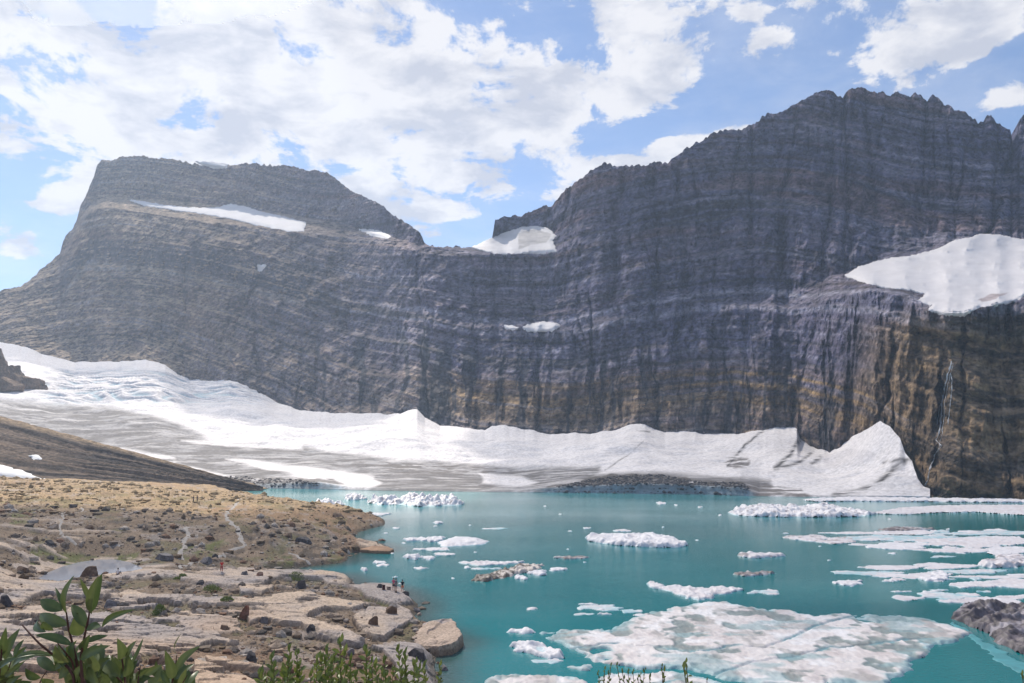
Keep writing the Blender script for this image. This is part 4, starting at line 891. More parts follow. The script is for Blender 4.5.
def floe(poly, label, h=.35, kind='flat', seed=0, name='ice_floe', cat='ice floe', group=None, lump=.35, res=130, edge=None, extra=None, cfun=None, ragged=0):
    """floating ice with the outline traced on the water plane; stands h metres out and reaches below the surface"""
    P = np.array(poly, float); X0, Y0, _ = at_z(P[:, 0], P[:, 1], 0); W = np.stack([X0, Y0], -1); c0 = W.mean(0)
    sx, sy = np.ptp(X0), np.ptp(Y0); xs = np.linspace(X0.min()-.3, X0.max()+.3, int(max(14, min(res*2.2, sx/.11)))); ys = np.linspace(Y0.min()-.3, Y0.max()+.3, int(max(12, min(res, sy/.16))))
    X, Y = np.meshgrid(xs, ys); wob = min(.06*min(sx, sy)+.05, .7); f = max(wob*3.5, .5)
    sd = poly_sd(X+wob*fbm(X/f+seed, Y/f, seed=1, o=4)*1.6, Y+wob*fbm(X/f, Y/f+seed, seed=2, o=4)*1.6, W)
    if ragged: sd = np.minimum(sd, 4*(fbm(X/5, Y/7, seed=71+seed, o=4)+.40+ragged*sd))
    e = edge or min(h*.6+.08, .35*min(sx, sy)); ls = max(h*1.6, .5)
    top = h*(1-lump+lump*1.6*fbm(X/ls+seed, Y/(ls*1.5), seed=seed+5, o=4)+lump*.6*ridged(X/(ls*1.9), Y/(ls*2.4)+seed, seed=seed+6, o=2))
    if extra is not None: top = top+extra(X, Y, sd)
    top = np.maximum(top, .04); t = np.clip((sd+.12)/(e+.12), 0, 1)**.55; Z = -.35+(top+.35)*t
    keep = (sd[:-1, :-1] > -.14) & (sd[1:, 1:] > -.14) & (sd[:-1, 1:] > -.14) & (sd[1:, :-1] > -.14)
    if not keep.any(): return None
    c = cfun(X, Y, Z, sd) if cfun else floe_color(X, Y, Z, h, sd, kind, seed)
    V, F, c = compact(np.stack([X-c0[0], Y-c0[1], Z], -1).reshape(-1, 3), grid_faces(len(ys), len(xs), keep), c.reshape(-1, 3))
    o = mesh_np(name, V, F, M_floe, col=c); o.location = (c0[0], c0[1], 0); tag(o, label, cat, group); return o
def oval(cx, cy, w, h, hgt, seed):
    """outline of a floe seen w by h pixels at its waterline"""
    r = np.random.RandomState(seed+500); Yc = float(at_z(cx, cy, 0)[1]); hp = hgt*FPX/Yc
    hh = max(h-hp*.8, h*.45); cy2 = cy+hp*.35; n = 22; a = np.linspace(0, 2*np.pi, n, endpoint=False)
    rad = 1+.14*np.cos(2*a+r.uniform(0, 6))+.16*np.cos(3*a+r.uniform(0, 6))+.12*np.cos(5*a+r.uniform(0, 6)) + r.uniform(-.14, .14, n)
    return [(cx+w/2*rr*math.cos(t), cy2+hh/2*rr*math.sin(t)) for rr, t in zip(rad, a)]
FL = [ # cx, cy, w, h, height, kind, label
 (438,522.5,11,3,.5,'white','tiny white floe alone in the pale water beyond the domed floe'), (495,528.5,24,2,.10,'thin','faint pale strip of ice just awash in the pale water'),
 (427,539,38,6,.6,'white','ragged white floe touching the left of the smooth domed floe'), (434,549,32,4,.3,'flat','flat white strip floating just below the smooth domed floe'),
 (412,556.5,17,7,.9,'white','chunky white floe left of its neighbour, below the domed floe'), (428,557.5,14,5,.5,'white','rounded white floe between the chunky floe and the flat one'), (443,554,22,4,.3,'flat','small flat floe under the right half of the flat white strip'),
 (379,562,13,4,.35,'white','small white floe off the orange spit, nearest the shore'), (383,565,14,3,.25,'flat','thin white floe close below the one nearest the orange spit'), (364,569,8,5,.6,'white','small round white lump of ice close in to the shore'),
 (420,568,17,3,.3,'flat','short flat white floe in open water above the standing people'), (395,576.6,8,1.5,.3,'white','white floe just beyond the heads of the standing people'),
 (490,563,55,5.5,.45,'flat','long flat white floe above the gravel covered ice'), (486,568.5,30,2.4,.2,'thin','thin pale strip of ice between the long floe and the gravel covered ice'), (467,567,9,3,.4,'white','small white chip left of the gravel covered ice'),
 (538,572.5,22,6.5,.6,'white','white floe at the right end of the gravel covered ice'), (521,577,13,6.5,.6,'white','white floe lying below the middle of the gravel covered ice'), (559,569,22,4,.4,'white','oblong white floe right of the gravel covered ice'),
 (571,557.5,33,4.5,.45,'dirty','grey dirty slip of ice right of the long flat floe'), (622,530.5,20,2.5,.3,'flat','small flat floe behind the long lumpy berg'), (531,608.5,14,3.5,.25,'white','lone small white floe in open water in the centre foreground'),
 (600,607.5,46,6,.16,'thin','thin pale raft fragment, the upper one left of the pointed floe'), (584,614,24,3,.12,'thin','narrow pale sliver under the thin raft fragment'), (631,611,22,5,.14,'thin','thin pale fragment at the right of the raft fragment'), (634,624,14,3,.15,'thin','little pale fragment above the left shoulder of the great floe'),
 (522,630,30,8,.9,'white','small lumpy white floe above the white rimmed one'), (548,661,30,6,.08,'thin','pale sunken ice under the white rimmed floe'),
 (759,555,43,7,.8,'pink','long pinkish flat topped berg alone in the middle of the lake'), (752,573.5,42,5.5,.5,'dirty','low berg blackened with debris below the pinkish one'), (753,592,11,4.5,.2,'thin','small pale piece at the tip of the pointed floe'), (769,592,22,6,.2,'thin','pale ragged piece right of the pointed floe'),
 (808,538,36,5,.5,'pink','pinkish floe forming the left tip of the upper ice raft'), (838,540.5,34,5,.4,'pink','pinkish floe second from the left in the upper ice raft'), (851,533,40,2.6,.25,'flat','narrow floe along the back of the upper ice raft'),
 (903,529,34,4,.7,'dirty','dark debris covered piece on the back of the upper ice raft'), (905,532.5,52,4,.3,'flat','flat floe in front of the dark debris piece in the upper raft'), (882,538,60,6,.35,'thin','wide bluish floe in the middle of the upper ice raft'),
 (900,546,50,6,.4,'white','white floe at the front of the upper ice raft'), (860,544.5,20,2,.15,'flat','thin sliver under the left of the upper ice raft'), (934,537,32,4,.3,'thin','bluish floe just right of the middle of the upper raft'),
 (962,542,72,8,.35,'flat','broad flat floe in the right part of the upper raft'), (1004,541,56,7,.4,'flat','broad floe of the upper raft cut by the right edge'), (988,533,64,4,.25,'thin','long thin floe along the back of the raft near the right edge'),
 (957,550.5,60,4,.3,'flat','flat floe in the second row of the raft near the right'), (1012,550,46,6,.4,'white','white floe in the second row at the right edge'), (942,556.5,18,2,.15,'thin','sliver of ice below the second row of the raft'), (1012,561,42,13,1.3,'pink','dirty pink hummocky berg against the right edge'),
 (868,573,56,4,.22,'thin','long pale floe forming the left tip of the middle raft'), (893,567.5,56,4,.25,'flat','floe along the back left of the middle raft'), (910,575.5,50,5,.25,'flat','flat floe in the middle raft just left of the white hump'),
 (937,576.5,25,8,.8,'white','white humped floe standing out at the front of the middle raft'), (945,566,52,5,.25,'flat','floe along the back of the middle raft behind the white hump'), (972,571.5,50,4.5,.25,'thin','bluish floe of the middle raft right of the white hump'), (992,577,60,3,.2,'flat','long sliver at the right end of the middle raft'),
 (1002,584,82,7,.4,'flat','long flat floe alone between the middle and lower rafts at right'), (906,598,25,4.5,.25,'flat','small flat floe at the left of the lower raft'), (950,596,50,7,.28,'thin','ragged bluish floe in the lower raft'), (985,601,55,7,.28,'flat','flat floe of the lower raft above the dark jagged berg'), (1016,597,32,4,.25,'flat','floe of the lower raft cut by the right edge'),
 (848,582.5,30,4.5,.45,'white','small white floe with an upturned end in open water'), (375,514,28,3.5,.4,'white','white ice strip resting against the tip of the rubble hill')]
for i, (cx, cy, w, h, hg, kd, lab) in enumerate(FL):
    big = 1.3 if (cx > 785 and 525 < cy < 606) else 1.0
    hg = hg*(.55 if big > 1 and kd != 'dirty' and hg < 1 else .8)
    floe(oval(cx, cy, w*.97*big, h*(1.25 if big > 1 else 1), hg, i), lab, hg, kd, seed=i+1)
FLECK_WHERE = 'between the standing people and the orange spit;above the round white lump near the shore;left of the small floe behind the long lumpy berg;farther left of the small floe behind the lumpy berg;right of the grey dirty slip;to the right of the long lumpy berg, beyond it;left of the tip of the upper raft;below the wide berg near the far shore;by the dark debris piece of the upper raft;below the chip left of the gravel ice;straight above the heads of the standing people;left of the tiny floe in the pale water;right of the tiny floe in the pale water;right of the oblong floe beside the gravel ice;above the right end of the long lumpy berg;below the left tip of the wide berg;behind the dark debris piece of the upper raft;between the upper and middle rafts at left;in pale water below the glacier rubble, left;hugging the glacier snout in pale water;in pale water below the glacier rubble, right;just under the left tip of the upper raft;in pale water right of the jagged iceberg;farther out in pale water right of the jagged berg;under the dirty hummocky berg at right;above the long flat floe left of centre;nearest the left end of the rubble hill spit;between the spit and the ragged floe;under the small floe with the upturned end'.split(';')
for i, (cx, cy, w) in enumerate([(396,528,7),(386,533,5),(587,528,7),(570,531,4),(568,549,3),(697,540,4),(786,533,5),(890,519,4),(934,531,8),(453,578,5),(400,583,4),(435,526,4),(470,525,3),(585,562,4),(663,527,3),(720,515,4),(948,529,4),(829,560,4),(676,505,4),(661,503,10),(700,507,5),(820,546,4),(545,506,3),(560,514,3),(1005,566,5),(475,552,4),(392,553,4),(404,543,5),(852,586,4)]):
    floe(oval(cx, cy, w, max(1.6, w*.3), .22, i+90), 'tiny ice fleck '+FLECK_WHERE[i], .22, 'white', seed=i+60, name='ice_fleck', cat='ice fragment', group='tiny flecks of drifting ice')
rp = np.random.RandomState(44)
for i in range(44):
    if i < 24: cx, cy = rp.uniform(845, 1020), rp.uniform(530, 556)
    elif i < 38: cx, cy = rp.uniform(870, 1020), rp.uniform(563, 592)
    else: cx, cy = rp.uniform(570, 655), rp.uniform(603, 622)
    floe(oval(cx, cy, rp.uniform(7, 22), rp.uniform(1.8, 3.6), .12, i+300), 'small broken piece of ice among the larger floes of a raft', rp.uniform(.08, .25), ['flat', 'thin', 'white'][i % 3], seed=i+400, name='ice_fragment', cat='ice fragment', group='loose pieces between the floes')
floe([(438,543),(450,538.5),(466,537.5),(480,539.5),(489,541.5),(486,544),(470,546),(450,547),(440,546.5)], 'smooth white domed floe left of centre', .75, 'white', 5, edge=2.2, lump=.15)
floe([(586,538),(600,536),(622,537),(645,536.5),(665,538),(683,543),(688,545.5),(675,548),(650,547.5),(620,546),(600,543.5),(588,541)], 'long lumpy white berg right of centre', 1.3, 'white', 6, lump=.3, name='iceberg', cat='iceberg')
floe([(470,581),(474,577),(490,574),(505,570),(520,566.5),(532,565),(543,565),(544,568),(532,572),(515,575),(500,579),(485,582)], 'gravel covered slanting strip of ice', .6, 'dirty', 7, cfun=lambda X, Y, Z, sd: (lambda n: np.array([.52,.46,.42])*sstep(-.1, .2, n+(X+1)*.12)[..., None]+np.array([.13,.105,.085])*(1-sstep(-.1, .2, n+(X+1)*.12))[..., None])(fbm(X/.8, Y/.8, seed=4, o=3)), lump=.5)
floe([(646,584),(652,583.5),(668,586.5),(700,588.5),(720,588),(738,589),(745,591),(730,594),(715,596),(720,598),(700,600.5),(685,598),(672,592.5),(655,588.5)], 'white floe tapering to a sharp point at its left end', .45, 'flat', 8)
floe([(508,646),(520,644),(540,645),(555,650),(566,655),(564,659),(550,660),(535,655),(518,651)], 'white floe with a raised rim left of the great floe', .6, 'white', 9, extra=lambda X, Y, sd: -.28*sstep(.5, 1.1, sd))
floe([(727,513),(740,508),(760,507),(785,508),(805,507.5),(825,507),(840,509),(858,512),(876,514.5),(860,517),(830,517.5),(790,517.5),(765,517),(745,516.5),(732,515)], 'wide low white berg strewn with rubble near the far shore', 1.7, 'berg', 10, lump=.5, name='iceberg', cat='iceberg')
floe([(345,497),(352,495.5),(362,496.5),(367,499),(355,500.5),(344,500)], 'low dirty white berg at the left end of the jagged group', 1.6, 'berg', 11, lump=.8, name='iceberg', cat='iceberg')
floe([(366,503),(380,500),(395,499),(410,498),(430,497.5),(450,499),(466,502.5),(460,505.5),(440,506),(420,507),(400,505),(380,505)], 'long jagged iceberg streaked with rock off the rubble hill', 2.1, 'berg', 12, lump=.95, name='iceberg', cat='iceberg')
floe([(311,505),(316,502),(328,500.5),(340,502),(348,504.5),(340,507.5),(325,508),(314,507.5)], 'small white crumpled berg just beyond the rubble hill crest', 1.6, 'white', 13, lump=.9, name='iceberg', cat='iceberg')
floe([(870,514),(895,509),(930,506.5),(970,505.5),(1100,506),(1180,510),(1100,518),(1020,515.5),(975,512.5),(940,513),(905,515)], 'broad flat sheet of grey white ice near the foot of the right cliff', .5, 'flat', 14)
floe([(800,500),(850,498),(925,499),(1024,500),(1200,501),(1200,504),(1024,503),(930,502),(860,501.5),(815,502)], 'long narrow shelf of snow along the foot of the right cliff', .8, 'white', 15)
BIG = [(528,634),(545,632),(565,631),(590,632),(612,628),(630,623),(645,614),(665,610),(690,606),(705,603),(725,602.5),(745,607),(770,611),(790,612),(815,616),(845,614),(870,617),(900,616),(925,619),(950,626),(978,633),(962,639),(940,646),(930,655),(915,663),(905,671),(890,679),(880,690),(820,692),(760,685),(720,680),(690,670),(650,669),(610,669),(585,672),(563,666),(585,658),(572,650),(560,645),(550,640)]
CRK = [[(640,690),(700,678),(760,665),(800,655),(840,650),(880,645),(935,640)],[(765,650),(790,640),(815,628),(835,622),(860,617)],[(560,650),(620,645),(700,652),(765,650)]]
CW = [[tuple(float(v) for v in at_z(a, b, 0)[:2]) for a, b in c] for c in CRK]
def big_col(X, Y, Z, sd):
    c = np.ones(X.shape+(3,))*np.array([.72, .67, .655]); n = fbm(X/2.4, Y/4.0, seed=21, o=4); m = fbm(X/2.6+5, Y/3.6, seed=22, o=3)
    def mx(b, w):
        nonlocal c
        w = np.clip(w, 0, 1)[..., None]; c = c*(1-w)+np.asarray(b)*w
    mx([.56, .49, .475], .15+1.1*n); mx([.82, .81, .82], sstep(.05, .4, fbm(X/2.4, Y/3.0, seed=23, o=4))*.7)
    mx([.10, .17, .17], sstep(.10, .30, m)*.75); mx([.27, .27, .255], sstep(.22, .4, fbm(X/3+9, Y/4.0, seed=26, o=3))*.5); mx([.28, .42, .44], sstep(.15, .45, fbm(X/6, Y/3.2, seed=24, o=3))*.65)
    mx([.20, .42, .46], .75*sstep(1.0, -.1, sd+.7*n)); nw = fbm(X/5, Y/8, seed=27, o=4); d = np.minimum.reduce([line_d(X+2.6*nw, Y+2.6*nw, l) for l in CW]); mx([.22, .38, .41], .85*sstep(-.35, .1, n)*sstep(.38, .08, d)+.35*sstep(1.3, .3, d)*sstep(-.2, .3, n))
    return c
floe(BIG, 'great cracked raft of ice with grey melt pools filling the foreground water', .34, 'flat', 21, ragged=.07, lump=.18, res=330, cfun=big_col, edge=.5,
     extra=lambda X, Y, sd: -.13*sstep(.15, .4, fbm(X/2.6+5, Y/3.6, seed=22, o=3))-.2*sstep(.4, .05, np.minimum.reduce([line_d(X+2.6*fbm(X/5, Y/8, seed=27, o=4), Y+2.6*fbm(X/5, Y/8, seed=27, o=4), l) for l in CW])))
floe([(592,690),(600,678),(640,672.5),(680,673),(715,682),(750,688),(790,696),(760,720),(620,720)], 'lower slab of ice fringed by the thin sprigs at the bottom', .28, 'flat', 22, cfun=big_col)
floe([(480,700),(486,682),(500,676),(520,674.5),(545,676),(570,679),(584,684),(590,700),(560,712),(500,712)], 'pale floe cut by the bottom edge left of the thin sprigs', .3, 'flat', 23, cfun=big_col)

def jag(X, Y, sd):
    a = (X-Y*.5); k = ridged(X/4.5, Y/3.2, seed=3, o=4)
    return .55*np.clip(sd, 0, 1.7)*(.4+1.1*k)+.35*np.abs(fbm(X/1.1, Y/1.0, seed=8, o=3))
floe([(950,613),(958,609),(972,606),(988,606),(1000,610),(1012,613),(1030,614),(1075,625),(1080,665),(1050,665),(1020,652),(1000,644),(985,634),(968,626),(955,619)], 'large jagged dark purple grey berg caked in rock at the right edge', .6, 'dirty', 31, name='iceberg', cat='iceberg', extra=jag, res=260,
     cfun=lambda X, Y, Z, sd: np.array([.11, .092, .10])*(1+1.2*fbm(X/.7, Y/.7, Z, seed=4, o=5))[..., None]+np.array([.22, .21, .23])*sstep(.1, .5, fbm(X/2, Y/1.4, seed=6, o=4))[..., None])
floe([(948,620),(965,628),(985,641),(1005,652),(1024,662),(1075,690),(1075,700),(1030,680),(1000,662),(975,643),(955,628)], 'pale turquoise foot of sunken ice under the jagged dark berg', .05, 'thin', 32, lump=.1, cfun=lambda X, Y, Z, sd: np.ones(X.shape+(3,))*np.array([.08, .30, .33])*(1+.3*fbm(X, Y, seed=3))[..., None])

# ------------------------------------------------------------------ people
def flat_mat(name, c, r=.8): return material(name, c, rough=r, n_scale=30, n_amt=.12, obj_coords=True)
M_skin = flat_mat('skin', (.50, .31, .22), .55)
def skin_body(name, joints, bones, mat, parent=None, sub=1):
    me = bpy.data.meshes.new(name); me.from_pydata([j[0] for j in joints], bones, []); o = bpy.data.objects.new(name, me); C.objects.link(o); me.materials.append(mat)
    if parent: o.parent = parent
    m = o.modifiers.new('skin', 'SKIN'); m.use_smooth_shade = True
    for i, j in enumerate(joints):
        r = j[1] if isinstance(j[1], tuple) else (j[1], j[1]); me.skin_vertices[0].data[i].radius = r; me.skin_vertices[0].data[i].use_root = (i == 0)
    s = o.modifiers.new('smooth', 'SUBSURF'); s.levels = sub; s.render_levels = sub+1
    return o
def shell(name, rings, mat, parent, n=14):
    """a garment: closed rings (centre, rx, ry) joined into a tube"""
    V = [(c[0]+rx*math.cos(a), c[1]+ry*math.sin(a), c[2]) for c, rx, ry in rings for a in np.linspace(0, 2*math.pi, n, endpoint=False)]
    F = [(k*n+i, k*n+(i+1) % n, (k+1)*n+(i+1) % n, (k+1)*n+i) for k in range(len(rings)-1) for i in range(n)]
    return mesh_np(name, V, F, mat, parent)
def person(px, py, H, label, shirt, bottom, pose='stand', rz=0., hair=(.05, .035, .025), long_legs=False, lift=0, arms=.0, bottom_name='shorts'):
    x, y, z = hit(px, py); root = empty('person', (x, y, z-.02), rz); tag(root, label, 'person', None)
    s = H/1.75; J = lambda x, y, z: (x*s, y*s, z*s)
    if pose == 'stand':
        hip, kneeL, kneeR, ftL, ftR = .92, (-.11, .01, .49), (.12, -.02, .49), (-.12, .03, .07), (.14, .02, .07); dz = 0
    else:
        hip, kneeL, kneeR, ftL, ftR = .14, (-.16, -.42, .46), (.16, -.40, .44), (-.15, -.62, .07), (.15, -.60, .07); dz = -.78
    sh = 1.43+dz; lean = 0 if pose == 'stand' else -.06
    el = [(-.27, .02-arms*.1, 1.16+dz), (.27, .02-arms*.1, 1.16+dz)]; wr = [(-.27-.02, -.08-arms*.2, .90+dz+arms*.2), (.29, -.08-arms*.2, .90+dz+arms*.2)]
    jt = [(J(0, 0, hip), (.135*s, .10*s)), (J(0, lean*.5, 1.10+dz), (.125*s, .09*s)), (J(0, lean, 1.30+dz), (.15*s, .10*s)), (J(0, lean, 1.46+dz), (.07*s, .06*s)), (J(0, lean-.01, 1.52+dz), .055*s), (J(0, lean-.02, 1.60+dz), (.078*s, .09*s)), (J(0, lean-.01, 1.71+dz), (.07*s, .08*s)),
          (J(-.19, lean, sh-.02), .055*s), (J(*el[0]), .042*s), (J(*wr[0]), .030*s), (J(.19, lean, sh-.02), .055*s), (J(*el[1]), .042*s), (J(*wr[1]), .030*s),
          (J(-.10, 0, hip-.06), .088*s), (J(*kneeL), .058*s), (J(*ftL), .040*s), (J(.10, 0, hip-.06), .088*s), (J(*kneeR), .058*s), (J(*ftR), .040*s),
          (J(wr[0][0]-.0, wr[0][1]-.03, wr[0][2]-.09), (.035*s, .02*s)), (J(wr[1][0], wr[1][1]-.03, wr[1][2]-.09), (.035*s, .02*s)), (J(ftL[0], ftL[1]-.16, .035), (.045*s, .03*s)), (J(ftR[0], ftR[1]-.16, .035), (.045*s, .03*s))]
    skin_body('body', jt, [(0,1),(1,2),(2,3),(3,4),(4,5),(5,6),(2,7),(7,8),(8,9),(2,10),(10,11),(11,12),(0,13),(13,14),(14,15),(0,16),(16,17),(17,18),(9,19),(12,20),(15,21),(18,22)], M_skin, root)
    g = skin_body('shirt', [(J(0, 0, hip-.02), (.155*s, .125*s)), (J(0, lean*.5, 1.10+dz), (.15*s, .115*s)), (J(0, lean, 1.30+dz), (.175*s, .125*s)), (J(0, lean, 1.43+dz), (.085*s, .075*s)), (J(-.195, lean, sh-.02), .075*s), (J(-.25, .02, 1.24+dz), .062*s), (J(.195, lean, sh-.02), .075*s), (J(.25, .02, 1.24+dz), .062*s)],
                  [(0,1),(1,2),(2,3),(2,4),(4,5),(2,6),(6,7)], flat_mat('shirt_cloth', shirt), root)
    def lerp(a, b, t): return tuple(a[i]*(1-t)+b[i]*t for i in range(3))
    e1 = lerp((-.10, 0, hip-.06), kneeL, .75); e2 = lerp((.10, 0, hip-.06), kneeR, .75); jb = [(J(0, 0, hip+.03), (.15*s, .12*s)), (J(-.10, 0, hip-.08), .12*s), (J(*e1), .11*s), (J(.10, 0, hip-.08), .12*s), (J(*e2), .11*s)]; bb = [(0,1),(1,2),(0,3),(3,4)]
    if long_legs:
        jb[2] = (J(*kneeL), .075*s); jb[4] = (J(*kneeR), .075*s); jb += [(J(*lerp(kneeL, ftL, .9)), .06*s), (J(*lerp(kneeR, ftR, .9)), .06*s)]; bb += [(2,5),(4,6)]
    skin_body(bottom_name, jb, bb, flat_mat('trouser_cloth', bottom), root)
    skin_body('hair', [(J(0, lean+.02, 1.68+dz), (.09*s, .09*s)), (J(0, lean+.045, 1.60+dz), (.08*s, .07*s)), (J(0, lean, 1.74+dz), (.065*s, .07*s))], [(0,1),(0,2)], flat_mat('hair', hair), root)
    return root
person(393.6, 590.3, 1.68, 'person in a pink top standing behind another at the water edge', (.62, .12, .20), (.05, .055, .08), rz=2.8, hair=(.16, .08, .05))
person(395.9, 591.0, 1.72, 'person in a grey top standing beside the one in pink', (.17, .16, .18), (.16, .15, .17), rz=2.4, hair=(.05, .035, .025), arms=.4)
person(402.4, 591.6, 1.62, 'person in a black top and orange shorts looking out over the lake', (.012, .014, .022), (.75, .26, .14), rz=3.1, hair=(.02, .015, .012))
person(221.5, 571.6, 1.72, 'person in red standing on the gravel left of the inlet', (.55, .03, .03), (.35, .04, .04), rz=.4, long_legs=True, bottom_name='trousers')
person(117.5, 574.6, 1.7, 'person in a white shirt sitting on the slab by the pond', (.80, .78, .80), (.10, .10, .13), pose='sit', rz=2.9, long_legs=True, bottom_name='trousers')
person(193.3, 502.0, 1.75, 'distant hiker in dark clothes, left one of a pair on the bench', (.05, .06, .09), (.04, .04, .05), rz=2.5, long_legs=True, bottom_name='trousers')
person(197.2, 501.8, 1.75, 'distant hiker in dark clothes, right one of a pair on the bench', (.09, .08, .10), (.04, .04, .05), rz=3.3, long_legs=True, bottom_name='trousers')

def backpack(px, py, w, h, d, color, label):
    x, y, z = hit(px, py); root = empty('backpack', (x, y, z)); tag(root, label, 'backpack'); m = flat_mat('pack_cloth', color)
    P, F = rock_mesh(w, d, h, 3, cuts=0, blocky=.35); mesh_np('pack_body', P, F, m, root)
    P, F = rock_mesh(w*.7, d*.4, h*.5, 4, cuts=0, blocky=.4); P[:, 1] -= d*.45; P[:, 2] += h*.05; mesh_np('front_pocket', P, F, m, root)
    P, F = rock_mesh(w*.9, d*.9, h*.22, 5, cuts=0, blocky=.3); P[:, 2] += h*.82; mesh_np('lid', P, F, flat_mat('lid_cloth', (.05, .03, .03)), root)
backpack(383.5, 589.6, .55, .62, .4, (.085, .03, .03), 'dark maroon backpack set down left of the standing people')
backpack(388.6, 589.9, .7, .4, .4, (.27, .20, .16), 'tan bag lying between the maroon backpack and the people')

# ------------------------------------------------------------------ shrubs in the foreground
def leaf_material(name, c1, c2):
    m = bpy.data.materials.new(name); m.use_nodes = True; nt = m.node_tree; N = nt.nodes.new; L = nt.links.new; b = nt.nodes['Principled BSDF']
    at = N('ShaderNodeAttribute'); at.attribute_name = 'tone'; mx = N('ShaderNodeMix'); mx.data_type = 'RGBA'; L(at.outputs['Fac'], mx.inputs[0]); mx.inputs[6].default_value = (*c1, 1); mx.inputs[7].default_value = (*c2, 1)
    L(mx.outputs[2], b.inputs['Base Color']); b.inputs['Roughness'].default_value = .38; b.inputs['Specular IOR Level'].default_value = .55
    tr = N('ShaderNodeBsdfTranslucent'); L(mx.outputs[2], tr.inputs[0]); ms = N('ShaderNodeMixShader'); ms.inputs[0].default_value = .3
    out = nt.nodes['Material Output']; L(b.outputs[0], ms.inputs[1]); L(tr.outputs[0], ms.inputs[2]); L(ms.outputs[0], out.inputs[0]); return m
M_leaf = leaf_material('willow_leaf', (.07, .115, .035), (.24, .27, .085)); M_leaf2 = leaf_material('small_leaf', (.09, .135, .030), (.26, .30, .07))
M_stem = material('willow_bark', (.10, .045, .035), n_scale=60, n_amt=.3, rough=.7, obj_coords=True); M_stem2 = material('green_twig', (.13, .11, .05), n_scale=60, n_amt=.3, obj_coords=True)
class Leaves:
    def __init__(s): s.V = []; s.F = []; s.T = []; s.n = 0
    def add(s, base, tip, width, tone, bend=.18, nseg=8, up=None):
        b = np.array(base, float); t = np.array(tip, float); ax = t-b; L = np.linalg.norm(ax)+1e-9; ax /= L
        nrm = np.array(up if up is not None else (random.gauss(0, .5), -1, random.gauss(.5, .4)), float); nrm -= ax*(nrm@ax); nrm /= np.linalg.norm(nrm)+1e-9; sd = np.cross(ax, nrm)
        cv = random.uniform(-bend, bend); cup = random.uniform(.15, .4)
        for i in range(nseg+1):
            f = i/nseg; w = width*.5*(math.sin(math.pi*min(f**.85, 1))**.8*.97+.03*(1-f)); c = b+ax*L*f+nrm*(math.sin(math.pi*f)*.09*L-f*f*.08*L)+sd*cv*L*math.sin(math.pi*f)*.6
            for k in (-1, -.5, 0, .5, 1):
                s.V.append(c+sd*w*k+nrm*abs(k)*w*cup); s.T.append(tone+(.18 if k == 0 else 0)+.05*math.sin(i*2.3+k))
        for i in range(nseg):
            for k in range(4): a = s.n+i*5+k; s.F.append((a, a+1, a+6, a+5))
        s.n += (nseg+1)*5
    def build(s, name, mat, parent, org):
        if s.V: return mesh_np(name, np.array(s.V)-np.array(org), np.array(s.F), mat, parent, attrs={'tone': np.clip(s.T, 0, 1)})
def tube(pts, r0, r1, parent, mat, org, name='stem', n=7):
    P = np.array(pts, float); t = np.linspace(0, len(P)-1, len(P)*5); Q = np.stack([np.interp(t, range(len(P)), P[:, k]) for k in range(3)], -1)
    for it in range(4): Q[1:-1] = (Q[:-2]+2*Q[1:-1]+Q[2:])/4
    V = []; m = len(Q)
    for i, q in enumerate(Q):
        d = Q[min(i+1, m-1)]-Q[max(i-1, 0)]; d /= np.linalg.norm(d)+1e-9; a = np.cross(d, (0.2, 1, .1)); a /= np.linalg.norm(a); b = np.cross(d, a); r = r0+(r1-r0)*i/(m-1)
        V += [q+r*(a*math.cos(th)+b*math.sin(th)) for th in np.linspace(0, 2*math.pi, n, endpoint=False)]
    F = [(k*n+i, k*n+(i+1) % n, (k+1)*n+(i+1) % n, (k+1)*n+i) for k in range(m-1) for i in range(n)]
    return mesh_np(name, np.array(V)-np.array(org), F, mat, parent), Q
def zpt(zx, zy, Y): return tuple(float(v) for v in at_Y(zx/5.12, 550+zy/5.12, Y))
def big_willow(label, Y, stems, leaves, extra, base):
    bx, by, bz = zpt(base[0], base[1], Y+.05); gzv = gz(bx*1.0, max(by, .4)); org = (bx, by, gzv-.03); root = empty('willow_shrub', org); tag(root, label, 'shrub', 'broad leaved willow shrubs in the left foreground')
    bpy.context.view_layer.update()
    for pts, r in stems:
        P = [org]+[zpt(a, b, Y+random.uniform(-.03, .03)) for a, b in pts]; tube(P, r*1.3, r*.5, root, M_stem, org)
    lv = Leaves()
    for b, t, w in leaves:
        yb = Y+random.uniform(-.03, .03); lv.add(zpt(b[0], b[1], yb), zpt(t[0], t[1], yb+random.uniform(-.06, .05)), w/5.12/FPX*Y*.9, random.choice([.1, .2, .3, .45, .6]))
    for (x0, y0, x1, y1, n) in extra:
        for k in range(n):
            x, y = random.uniform(x0, x1), random.uniform(y0, y1); a = random.uniform(-2.6, -.5); L = random.uniform(90, 150); yb = Y+random.uniform(.02, .22)
            lv.add(zpt(x, y, yb), zpt(x+L*math.cos(a), y+L*math.sin(a), yb+random.uniform(-.05, .05)), random.uniform(38, 60)/5.12/FPX*Y, random.uniform(0, .6))
    lv.build('foliage', M_leaf, root, org)
